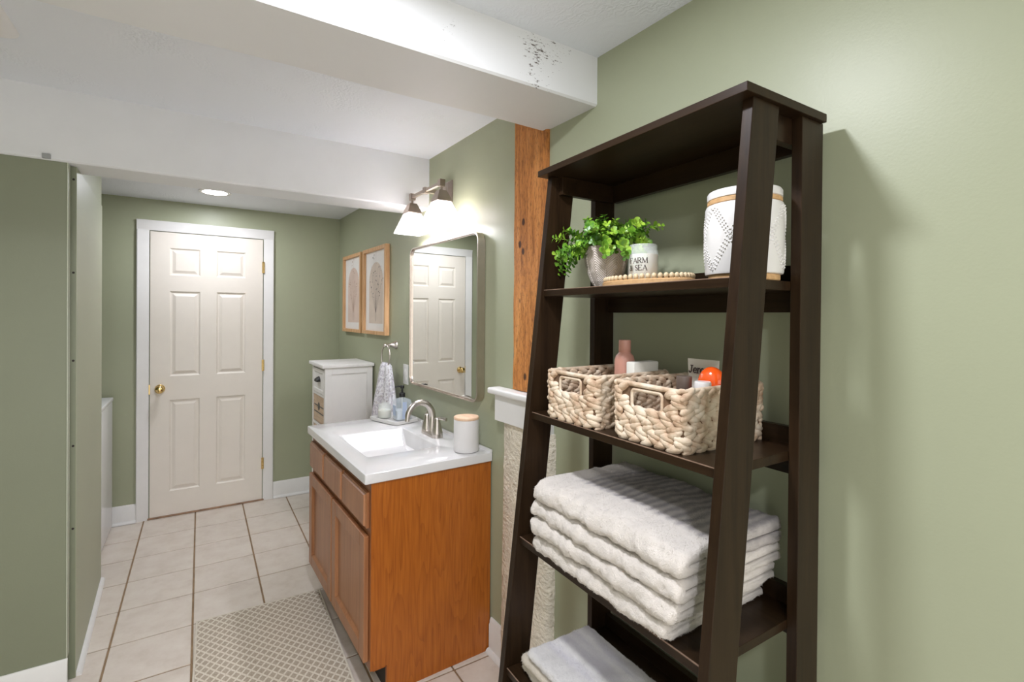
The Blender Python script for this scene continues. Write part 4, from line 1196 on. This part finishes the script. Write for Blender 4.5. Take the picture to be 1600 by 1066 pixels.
# --- lettering helper: strokes wrapped on a surface
GLY = {
 'F': [((0, 0), (0, 1), 1), ((0, 1), (.55, 1), .5), ((0, .52), (.42, .52), .5), ((-.1, 0), (.14, 0), .4), ((-.1, 1), (0, 1), .4), ((.55, 1), (.57, .84), .5)],
 'A': [((0, 0), (.36, 1), .5), ((.36, 1), (.74, 0), 1), ((.12, .36), (.60, .36), .4), ((-.1, 0), (.12, 0), .4), ((.62, 0), (.86, 0), .4)],
 'R': [((0, 0), (0, 1), 1), ((0, 1), (.36, 1), .5), ((.36, 1), (.54, .88), .8), ((.54, .88), (.54, .66), 1), ((.54, .66), (.34, .52), .8), ((.34, .52), (0, .52), .5), ((.28, .52), (.64, 0), 1), ((-.1, 0), (.12, 0), .4), ((.58, 0), (.76, 0), .4), ((-.1, 1), (0, 1), .4)],
 'M': [((0, 0), (.05, 1), .5), ((.05, 1), (.46, .05), 1), ((.46, .05), (.85, 1), .5), ((.85, 1), (.90, 0), 1), ((-.1, 0), (.12, 0), .4), ((.8, 0), (1.02, 0), .4), ((-.06, 1), (.06, 1), .4), ((.85, 1), (.97, 1), .4)],
 '&': [((.62, .42), (.46, .1), .5), ((.46, .1), (.2, 0), .8), ((.2, 0), (.03, .18), 1), ((.03, .18), (.12, .42), .8), ((.12, .42), (.42, .72), .6), ((.42, .72), (.40, .94), .7), ((.40, .94), (.24, 1), .5), ((.24, 1), (.12, .84), .8), ((.12, .84), (.66, 0), 1)],
 'S': [((.48, .86), (.30, 1), .5), ((.30, 1), (.08, .92), .7), ((.08, .92), (.03, .74), .9), ((.03, .74), (.16, .58), 1), ((.16, .58), (.40, .44), 1), ((.40, .44), (.52, .26), 1), ((.52, .26), (.44, .06), .9), ((.44, .06), (.22, 0), .6), ((.22, 0), (.02, .14), .5), ((.02, .14), (.01, .26), .4), ((.49, .74), (.49, .98), .4)],
 'E': [((0, 0), (0, 1), 1), ((0, 1), (.55, 1), .5), ((0, .52), (.42, .52), .5), ((0, 0), (.58, 0), .5), ((-.1, 0), (0, 0), .4), ((-.1, 1), (0, 1), .4), ((.55, 1), (.57, .84), .5), ((.58, 0), (.62, .18), .5)],
 'J': [((.36, 1), (.36, .2), 1.5), ((.36, .2), (.24, .02), 1.2), ((.24, .02), (.04, .06), 1.2), ((.04, .06), (.0, .24), 1.2), ((.12, 1), (.56, 1), .8)],
 'e': [((.05, .36), (.54, .36), .9), ((.54, .36), (.48, .60), 1.2), ((.48, .60), (.28, .69), 1), ((.28, .69), (.08, .56), 1.2), ((.08, .56), (.03, .32), 1.5), ((.03, .32), (.12, .08), 1.3), ((.12, .08), (.32, 0), 1), ((.32, 0), (.54, .12), 1)],
 'r': [((.10, 0), (.10, .68), 1.5), ((.10, .5), (.24, .66), 1), ((.24, .66), (.42, .62), 1.3), ((-.04, 0), (.26, 0), .8), ((-.02, .68), (.10, .68), .8)],
 'n': [((.10, 0), (.10, .68), 1.5), ((.10, .5), (.26, .67), 1), ((.26, .67), (.46, .62), 1.1), ((.46, .62), (.52, .44), 1.4), ((.52, .44), (.52, 0), 1.5), ((-.04, 0), (.24, 0), .8), ((.40, 0), (.66, 0), .8), ((-.02, .68), (.10, .68), .8)],
 'm': [((.10, 0), (.10, .68), 1.5), ((.10, .5), (.24, .67), 1), ((.24, .67), (.40, .60), 1.2), ((.40, .60), (.42, 0), 1.4), ((.42, .5), (.58, .67), 1), ((.58, .67), (.72, .60), 1.2), ((.72, .60), (.74, 0), 1.4)],
 'y': [((.02, .68), (.28, .05), 1.5), ((.52, .68), (.20, -.22), .9), ((.20, -.22), (.02, -.20), 1)],
}
ADV = {'F': .78, 'A': .95, 'R': .86, 'M': 1.15, '&': .95, 'S': .72, 'E': .82, 'J': .68, 'e': .66, 'r': .52, 'n': .74, 'm': .96, 'y': .62}
def letters(bm, text, size, wt, place):
    """place(u, v) -> Vector on the surface; u runs rightwards from 0"""
    x = 0.0
    for ch in text:
        if ch == ' ': x += 0.35 * size; continue
        for (p, q, k) in GLY[ch]:
            a = Vector((x + p[0] * size, p[1] * size)); b_ = Vector((x + q[0] * size, q[1] * size))
            dr = b_ - a
            if dr.length < 1e-9: continue
            dr.normalize(); nn = Vector((-dr.y, dr.x)) * (wt * k * 0.5); ex = dr * (wt * 0.22)
            quad = [a - nn - ex, b_ - nn + ex, b_ + nn + ex, a + nn - ex]
            bm.faces.new([bm.verts.new(place(v.x, v.y)) for v in quad])
        x += ADV[ch] * size
    return x
# --- candle jar FARM & SEA
JC = (0.338, 0.168); JZ = Z2 + 0.0136
jc = Thing('lettered_candle', 'white jar candle with black serif lettering beside the plant', 'candle', FS, (JC[0], JC[1], JZ))
JR, JH = 0.0365, 0.088
bm = B(); lathe(bm, [(0.032, 0.0), (JR - 0.002, 0.002), (JR, 0.006), (JR, JH - 0.018), (JR - 0.003, JH - 0.013), (JR - 0.003, JH - 0.002), (JR - 0.004, JH), (JR - 0.006, JH), (JR - 0.006, JH - 0.013), (JR - 0.003, JH - 0.02), (JR - 0.003, 0.008), (0.030, 0.005)], (JC[0], JC[1], JZ), 48); jc.part('jar', bm, M_GLASS, 50)
bm = B(); lathe(bm, [(0.030, 0.0055), (JR - 0.0034, 0.009), (JR - 0.0034, JH - 0.024), (0.028, JH - 0.026), (0, JH - 0.026)], (JC[0], JC[1], JZ), 48); jc.part('wax', bm, M_WAX, 50)
lab_a0 = math.atan2(CAM.y - (-1.926 + JC[0]), CAM.x - 1.41 + JC[1])
# direction of the camera seen from the jar, in shelf coordinates
cl_ = FS.inverted() @ CAM
A0 = math.atan2(cl_.y - JC[1], cl_.x - JC[0])
def onjar(u, v): 
    a = A0 - 0.62 + u / (JR + 0.0006)
    return Vector((JC[0] + (JR + 0.0006) * math.cos(a), JC[1] + (JR + 0.0006) * math.sin(a), JZ + v))
bm = B()
letters(bm, 'FARM', 0.0125, 0.0021, lambda u, v: onjar(u - 0.011, v + 0.041))
letters(bm, '& SEA', 0.0125, 0.0021, lambda u, v: onjar(u - 0.013, v + 0.0235))
jc.part('lettering', bm, M_INK)

# --- big white embossed canister
BC = (0.0965, 0.130)
bc = Thing('embossed_canister', 'large white ceramic canister with raised dot diamonds and cork base', 'canister', FS, (BC[0], BC[1], Z2))
c = (BC[0], BC[1], Z2)
bm = B(); lathe(bm, [(0.066, 0.0), (0.068, 0.002), (0.068, 0.011), (0.066, 0.013)], c, 64); bc.part('cork_base', bm, M_CORK, 40)
bm = B(); lathe(bm, [(0.066, 0.0125), (0.073, 0.014), (0.0745, 0.018), (0.0756, 0.09), (0.0750, 0.150), (0.0725, 0.156), (0.068, 0.158)], c, 64); bc.part('body', bm, M_CER, 40)
bm = B(); lathe(bm, [(0.069, 0.1575), (0.0710, 0.159), (0.0710, 0.166), (0.069, 0.168)], c, 64); bc.part('gasket_band', bm, M_CORK, 40, 'tan wooden band')
bm = B(); lathe(bm, [(0.069, 0.1676), (0.0714, 0.169), (0.0714, 0.181), (0.069, 0.185), (0.04, 0.1872), (0.0, 0.188)], c, 64); ld = bc.part('lid', bm, M_CER, 40)
bm = B(); lathe(bm, [(0.006, 0.1870), (0.006, 0.190), (0.009, 0.194), (0.006, 0.197), (0, 0.198)], c, 20); bc.part('lid_knob', bm, M_CER, 50, parent=ld)
bm = B()
rr = 0.0752
ncol = 6                                         # diamonds around
for fam in (1, -1):
    for st in range(ncol):
        for off in (-0.0042, 0.0, 0.0042):
            nd = 22
            for k in range(nd):
                h = 0.022 + 0.132 * k / (nd - 1)
                ph = (h - 0.022) / 0.134 * 2.0                # two diamonds high
                a = (st + fam * (ph * 0.5)) * 2 * math.pi / ncol + fam * 0.0 + 0.25
                ah = off / 1.0
                hh = h + ah * 2.2
                if hh < 0.022 or hh > 0.150: continue
                p = Vector((c[0] + rr * math.cos(a), c[1] + rr * math.sin(a), c[2] + hh))
                nrm = Vector((math.cos(a), math.sin(a), 0)); tg = Vector((-math.sin(a), math.cos(a), 0)); zz = Vector((0, 0, 1))
                s_ = 0.0020
                ring = [bm.verts.new(p + (tg * math.cos(e) + zz * math.sin(e)) * s_ + nrm * -0.0003) for e in (0.0, 1.047, 2.094, 3.142, 4.189, 5.236)]
                ring2 = [bm.verts.new(p + (tg * math.cos(e) + zz * math.sin(e)) * s_ * 0.6 + nrm * 0.0022) for e in (0.0, 1.047, 2.094, 3.142, 4.189, 5.236)]
                for e in range(6): bm.faces.new((ring[e], ring[(e + 1) % 6], ring2[(e + 1) % 6], ring2[e]))
                bm.faces.new(ring2)
o = bc.part('raised_dots', bm, M_CER, 80); o['kind'] = 'stuff'

# --- woven baskets
def basket(label, a0, a1, b0, b1, seed, flare=0.002, H=0.128):
    cx, cy = (a0 + a1) / 2, (b0 + b1) / 2
    t = Thing('woven_basket', label, 'basket', FS, (cx, cy, Z3), 'water hyacinth baskets on the ladder shelf')
    r2 = random.Random(seed)
    hw, hd = (a1 - a0) / 2, (b1 - b0) / 2
    rows = 6
    hx0, hx1, hz0, hz1 = -0.040, 0.040, 0.074, 0.110      # hand hole in the ends
    bm = B()
    th = 0.006
    # core walls, the two ends with a hand hole
    for sx in (-1, 1):
        box(bm, cx + sx * (hw - th) - 0.002, cx + sx * (hw - th) + 0.002, cy - hd + th, cy + hd - th, Z3 + 0.004, Z3 + H - 0.004)
    for sy in (-1, 1):
        y = cy + sy * (hd - th)
        for x0, x1, z0, z1 in ((-hw + th, hx0, 0.004, H - 0.004), (hx1, hw - th, 0.004, H - 0.004), (hx0, hx1, 0.004, hz0), (hx0, hx1, hz1, H - 0.004)):
            box(bm, cx + x0, cx + x1, y - 0.002, y + 0.002, Z3 + z0, Z3 + z1)
    box(bm, cx - hw + th, cx + hw - th, cy - hd + th, cy + hd - th, Z3 + 0.002, Z3 + 0.006)
    t.part('core', bm, M_WICKD)
    # woven rows of fat twists
    for r_ in range(rows):
        h = (r_ + 0.5) * (H - 0.006) / rows
        g = flare * h / H
        path = rrect(-hw - g + 0.006, hw + g - 0.006, -hd - g + 0.006, hd + g - 0.006, 0.014, 5)
        per = [0.0]
        P = path + path[:1]
        for p, q in zip(P, P[1:]): per.append(per[-1] + math.hypot(q[0] - p[0], q[1] - p[1]))
        tot = per[-1]
        nb_ = int(round(tot / 0.034))
        bma, bmb = B(), B()
        cut = False
        for k in range(nb_):
            for lay in (0, 1):
                u = ((k + 0.5 * (r_ % 2) + 0.5 * lay) / nb_ * tot) % tot
                i = max(j for j in range(len(per) - 1) if per[j] <= u)
                f = (u - per[i]) / max(1e-9, per[i + 1] - per[i])
                p = Vector((P[i][0] + (P[i + 1][0] - P[i][0]) * f, P[i][1] + (P[i + 1][1] - P[i][1]) * f, 0))
                tg = Vector((P[i + 1][0] - P[i][0], P[i + 1][1] - P[i][1], 0)).normalized()
                nr = Vector((tg.y, -tg.x, 0))
                hh = h + (0.0045 if lay else -0.0045) + r2.uniform(-.001, .001)
                if abs(p.y) > hd - 0.012 and hx0 - 0.017 < p.x < hx1 + 0.017 and hz0 - 0.006 < hh < hz1 + 0.007: cut = True; continue
                tilt = (0.48 if lay else -0.34) * (1 if r_ % 2 else -1) + r2.uniform(-.12, .12)
                ax = (tg * math.cos(tilt) + Vector((0, 0, 1)) * math.sin(tilt)); az_ = nr.cross(ax)
                mat = Matrix((ax, nr, az_)).transposed()
                sphere(bma if p.x < 0 else bmb, (cx + p.x + nr.x * 0.0005, cy + p.y + nr.y * 0.0005, Z3 + hh), 1.0, 10, 7, (0.0215 * r2.uniform(.85, 1.12), 0.0088, 0.0098 * r2.uniform(.9, 1.1)), mat)
        if cut:
            t.part('woven_row', bma, M_WICKER, 80); t.part('woven_row', bmb, M_WICKER, 80)
        else:
            tmp = bpy.data.meshes.new('tmp'); bmb.to_mesh(tmp); bma.from_mesh(tmp); bmb.free(); bpy.data.meshes.remove(tmp)
            t.part('woven_row', bma, M_WICKER, 80)
    # rims
    g = flare
    rp = rrect(-hw - g + 0.006, hw + g - 0.006, -hd - g + 0.006, hd + g - 0.006, 0.014, 5)
    bm = B(); tube(bm, [(cx + x, cy + y, Z3 + H - 0.005 + 0.0012 * math.sin(k * 1.7)) for k, (x, y) in enumerate(rp)], 0.0055, 10, True); t.part('top_rim', bm, M_WICKER, 80)
    for sy in (-1, 1):
        bm = B(); y = cy + sy * (hd - 0.005)
        tube(bm, [(cx + x, y, Z3 + z) for x, z in rrect(hx0 - 0.002, hx1 + 0.002, hz0 - 0.002, hz1 + 0.002, 0.008, 4)], 0.0038, 10, True); t.part('hand_hole_rim', bm, M_WICKER, 80)
    return t
basket('woven basket holding the pink bottle', 0.362, 0.556, 0.036, 0.300, 5)
basket('woven basket holding the orange bottle behind the leg', 0.114, 0.308, 0.020, 0.292, 6)

# --- toiletries in the baskets
FZ = Z3 + 0.0066
def bottle(name, label, cat, a, b_, prof, mat, capprof=None, capmat=None, capname='cap', n=32):
    t = Thing(name, label, cat, FS, (a, b_, FZ))
    bm = B(); lathe(bm, prof, (a, b_, FZ), n); t.part('body', bm, mat, 50)
    if capprof:
        bm = B(); lathe(bm, capprof, (a, b_, FZ), n); t.part(capname, bm, capmat, 40)
    return t
bottle('pump_bottle', 'dusty pink bottle with tall cap standing in the basket', 'bottle', 0.447, 0.120,
       [(0.024, 0.0), (0.027, 0.004), (0.027, 0.138), (0.0262, 0.148), (0.023, 0.158), (0.0165, 0.165), (0.0158, 0.167)], M_PINK,
       [(0.0152, 0.1665), (0.0162, 0.168), (0.0160, 0.197), (0.0150, 0.200)], M_PINK)
tb = Thing('white_carton', 'short off white carton beside the pink bottle', 'box', FS, (0.397, 0.110, FZ))
bm = B(); box(bm, 0.382, 0.412, 0.060, 0.150, FZ, FZ + 0.146, 0.004); tb.part('carton', bm, M_OFFW, 40)
# squeezable tube with lettering, crimped end up
tu = Thing('lettered_tube', 'white squeeze tube with bold dark lettering behind the orange bottle', 'tube', FS, (0.205, 0.105, FZ))
TU = (0.216, 0.098)
bm = B()
lps = []
for z, ha, hb in ((0.0, 0.018, 0.018), (0.022, 0.018, 0.018), (0.024, 0.024, 0.022), (0.07, 0.033, 0.017), (0.120, 0.040, 0.009), (0.150, 0.0425, 0.0022), (0.165, 0.043, 0.0016)):
    lps.append([(TU[0] + ha * math.cos(2 * math.pi * k / 32), TU[1] + hb * math.sin(2 * math.pi * k / 32), FZ + z) for k in range(32)])
loft(bm, lps); tu.part('body', bm, plain('white_tube_plastic', (0.80, 0.78, 0.70), 0.35, var=0.01), 50)
bm = B(); letters(bm, 'Jerem', 0.0165, 0.0025, lambda u, v: Vector((TU[0] + 0.032 - u, TU[1] + 0.0125 - (0.142 + v - 0.12) * 0.19 + 0.0035 * 0 + 0.0008, FZ + 0.133 + v))); tu.part('lettering', bm, M_INK)
# orange bottle lying nose up: rounded shoulders and white cap
OB = (0.157, 0.146)
ob = Thing('orange_bottle', 'glossy orange rounded bottle with small white cap', 'bottle', FS, (OB[0], OB[1], FZ))
bm = B()
sphere(bm, (OB[0], OB[1], FZ + 0.118), 1.0, 32, 20, (0.031, 0.026, 0.038)); ob.part('body', bm, M_ORANGE, 80)
bm = B(); lathe(bm, [(0.020, 0.0), (0.022, 0.004), (0.022, 0.085), (0.017, 0.092)], (OB[0], OB[1], FZ), 32); ob.part('lower_body', bm, M_ORANGE, 50)
wc = bottle('white_cap_bottle', 'small white capped bottle before the orange bottle', 'bottle', 0.142, 0.196, [(0.012, 0.0), (0.014, 0.003), (0.014, 0.10), (0.012, 0.104)], M_OFFW, [(0.0165, 0.1035), (0.017, 0.105), (0.017, 0.126), (0.0155, 0.129)], M_CER)
bottle('taupe_cap_jar', 'small jar with ribbed taupe cap inside the basket', 'jar', 0.201, 0.182, [(0.015, 0.0), (0.0165, 0.003), (0.0165, 0.092), (0.015, 0.095)], M_OFFW, [(0.0158, 0.0945), (0.0166, 0.096), (0.0166, 0.131), (0.0158, 0.133)], M_TAUPE)

# --- folded towels
def pile(o, seed, per=34000):
    """short loose terry fibres standing on the cloth: real slivers, one part"""
    import numpy as np
    me = o.data
    me.calc_loop_triangles()
    nt_ = len(me.loop_triangles)
    tri = np.empty(nt_ * 3, dtype=np.int32); me.loop_triangles.foreach_get('vertices', tri); tri = tri.reshape(-1, 3)
    co = np.empty(len(me.vertices) * 3, dtype=np.float32); me.vertices.foreach_get('co', co); co = co.reshape(-1, 3)
    A, B_, C_ = co[tri[:, 0]], co[tri[:, 1]], co[tri[:, 2]]
    cr = np.cross(B_ - A, C_ - A); ar = np.linalg.norm(cr, axis=1) + 1e-12
    g = np.random.default_rng(int(seed * 10))
    idx = g.choice(nt_, per, p=ar / ar.sum())
    r1, r2 = np.sqrt(g.random(per)), g.random(per)
    p = A[idx] * (1 - r1)[:, None] + B_[idx] * (r1 * (1 - r2))[:, None] + C_[idx] * (r1 * r2)[:, None]
    nn = cr[idx] / ar[idx][:, None]
    d = nn + g.normal(0, 0.55, (per, 3)); d /= np.linalg.norm(d, axis=1)[:, None]
    sd = np.cross(d, g.normal(0, 1, (per, 3))); sd /= np.linalg.norm(sd, axis=1)[:, None] + 1e-9
    L = g.uniform(0.0018, 0.0044, per)[:, None]
    v = np.stack([p - sd * 0.00045, p + sd * 0.00045, p + d * L], 1).reshape(-1, 3)
    pm = bpy.data.meshes.new('terry_pile')
    pm.vertices.add(per * 3); pm.vertices.foreach_set('co', v.astype(np.float32).ravel())
    pm.loops.add(per * 3); pm.loops.foreach_set('vertex_index', np.arange(per * 3, dtype=np.int32))
    pm.polygons.add(per); pm.polygons.foreach_set('loop_start', np.arange(0, per * 3, 3, dtype=np.int32))
    pm.update(calc_edges=True); pm.validate()
    pm.materials.append(me.materials[0])
    q = bpy.data.objects.new('terry_pile', pm); C.objects.link(q); q.parent = o; q['kind'] = 'stuff'
def folded_towel(name, label, a0, a1, b0, b1, z0, th, seed, mat, group, amp=0.004, frame=FS, sag=0.0, domed=0.0, nsl=None, thin=False):
    """one towel folded over: fold to the front (b1), two layers open at the near end"""
    r = th / 2
    g = 0.0012
    pr = []
    nb_ = 16
    for k in range(nb_): pr.append((b0 + (b1 - r - b0) * k / nb_, th))                      # top, rear to front
    for k in range(13):
        a = math.pi / 2 - math.pi * k / 12
        pr.append((b1 - r + r * math.cos(a), r + r * math.sin(a)))
    for k in range(nb_): pr.append((b1 - r - (b1 - r - b0) * (k + 1) / nb_, 0.0))            # bottom, front to rear
    pr.append((b0 - 0.003, r * 0.35)); pr.append((b0, r - g))
    for k in range(6): pr.append((b0 + (b1 - r * 1.0 - b0) * (k + 1) / 6, r - g * (1 - k / 7)))
    for k in range(6): pr.append((b1 - r * 1.0 - (b1 - r * 1.0 - b0) * k / 6, r + g * (1 - (5 - k) / 7)))
    pr.append((b0, r + g)); pr.append((b0 - 0.003, r * 1.65))
    n = len(pr)
    nr = []
    for k in range(n):
        p, q = Vector(pr[k - 1]), Vector(pr[(k + 1) % n])
        d = (q - p).normalized(); nr.append((-d.y, d.x))      # outward for clockwise loop
    na = nsl or int((a1 - a0) / 0.006)
    loops = []
    steps = [0.0] + [0.0025, 0.006] + [a for a in [0.012 + (a1 - a0 - 0.024) * k / na for k in range(na + 1)]] + [a1 - a0 - 0.006, a1 - a0 - 0.0025, a1 - a0]
    rad = min(0.010, r * 0.5)
    for s in steps:
        e = min(s, a1 - a0 - s)
        ins = rad * (1 - math.sqrt(max(0, 1 - (1 - min(1, e / 0.012)) ** 2)))
        lp = []
        for k, (b_, z) in enumerate(pr):
            A = a0 + s
            d = amp * (0.9 * nz(A * 16 + seed, b_ * 16, z * 30 + seed) + 0.55 * nz(A * 48, b_ * 48 + seed, z * 60) + 0.42 * nz(A * 110, b_ * 110, z * 110 + seed))
            if 13 <= k <= 31: d *= 1.3
            d -= ins
            if k >= 2 * nb_ + 13: d *= 0.3
            zz = z + nr[k][1] * d
            fr = max(0.0, (b_ - (b1 - 0.06)) / 0.06)
            dome = domed * math.sin(math.pi * min(1, max(0, (s / (a1 - a0))))) * math.sin(math.pi * min(1, max(0, (b_ - b0) / (b1 - b0 + 1e-6)))) 
            endw = 0.004 * nz(b_ * 22 + seed, z * 40, A * 3) if (s < 0.01 or a1 - a0 - s < 0.01) else 0.0
            lp.append((A + endw, b_ + nr[k][0] * d, z0 + zz - sag * fr * fr + dome * (0.4 + 0.6 * z / th)))
        loops.append(lp)
    bm = B(); loft(bm, loops)
    base = ((a0 + a1) / 2, (b0 + b1) / 2, z0)
    o = mesh_obj(name, bm, mat, None, 70, frame, base)
    tag(o, label, 'towel', group)
    pile(o, seed)
    return o
def stripes_top(nt, v, col):
    s = sep(nt, v)
    x, y, z = s.outputs[0], s.outputs[1], s.outputs[2]     # a, b, height from the towel's centre
    wob = N(nt, 'ShaderNodeTexNoise', Scale=60.0, Detail=3.0); nt.links.new(v, wob.inputs[0])
    wv = mth(nt, 'MULTIPLY', mth(nt, 'SUBTRACT', wob.outputs[0], 0.5), 0.012)
    yy = mth(nt, 'ADD', y, wv); xx = mth(nt, 'ADD', x, wv)
    # ribs run front to back, one broad band brown near the camera, one lavender beyond
    rib = mth(nt, 'FRACT', mth(nt, 'DIVIDE', xx, 0.026))
    ribm = mth(nt, 'MULTIPLY_ADD', mth(nt, 'SINE', mth(nt, 'MULTIPLY', rib, 6.283)), 0.28)
    ribm_n = ribm.node; ribm_n.inputs[2].default_value = 0.72
    inb = band(nt, yy, -0.20, 0.070, 0.015)
    st = mth(nt, 'MULTIPLY', mth(nt, 'MULTIPLY', band(nt, xx, -0.30, 0.19, 0.05), inb), ribm, True)
    return mix(nt, mth(nt, 'MULTIPLY', st, 0.92), col, (0.27, 0.235, 0.235))
M_TOW = towel_mat('cream_terry_towel')
M_TOWS = towel_mat('striped_terry_towel', stripes_top)
zz = Z4
G4 = 'folded bath towels on the ladder shelf'
for k, (a0, a1, b0, b1, th, lab) in enumerate((
        (0.100, 0.545, 0.040, 0.352, 0.043, 'cream folded bath towel, lowest of the tall stack'),
        (0.082, 0.555, 0.030, 0.357, 0.045, 'cream folded bath towel, second from the bottom of the tall stack'),
        (0.072, 0.552, 0.026, 0.353, 0.045, 'cream folded bath towel just under the striped one'))):
    folded_towel('bath_towel', lab, a0, a1, b0, b1, zz, th, 3.1 * k + 1, M_TOW, G4, 0.0055, sag=0.006)
    zz += th - 0.0005
folded_towel('bath_towel', 'grey and lavender striped bath towel topping the tall stack', 0.070, 0.545, 0.028, 0.350, zz, 0.050, 17.0, M_TOWS, G4, 0.006, sag=0.006, domed=0.007)
def stripes_low(nt, v, col):
    s = sep(nt, v)
    n = N(nt, 'ShaderNodeTexNoise', Scale=1.0, Detail=3.0); nt.links.new(coords(nt, (4, 26, 4)), n.inputs[0])
    r = ramp(nt, n.outputs[0], [(0.42, (0, 0, 0)), (0.62, (1, 1, 1))])
    inb = band(nt, s.outputs[1], -0.20, 0.055, 0.02)
    return mix(nt, mth(nt, 'MULTIPLY', mth(nt, 'MULTIPLY', r.outputs[0], inb), 0.6), col, (0.56, 0.53, 0.60))
M_TOWL = towel_mat('lavender_streaked_towel', stripes_low, (0.80, 0.775, 0.76))
M_TOWB = towel_mat('beige_terry_towel', None, (0.68, 0.61, 0.50))
G5 = 'small towels on the lowest visible shelf'
folded_towel('hand_towel', 'beige folded towel, lowest of the low shelf stack', 0.21, 0.592, 0.14, 0.352, Z5, 0.030, 5.5, M_TOWB, G5, 0.003)
folded_towel('hand_towel', 'beige folded towel in the middle of the low shelf stack', 0.20, 0.582, 0.13, 0.360, Z5 + 0.0295, 0.028, 8.5, M_TOWB, G5, 0.003)
folded_towel('hand_towel', 'pale lavender streaked towel on top of the low shelf stack', 0.19, 0.555, 0.155, 0.358, Z5 + 0.057, 0.026, 12.5, M_TOWL, G5, 0.003)
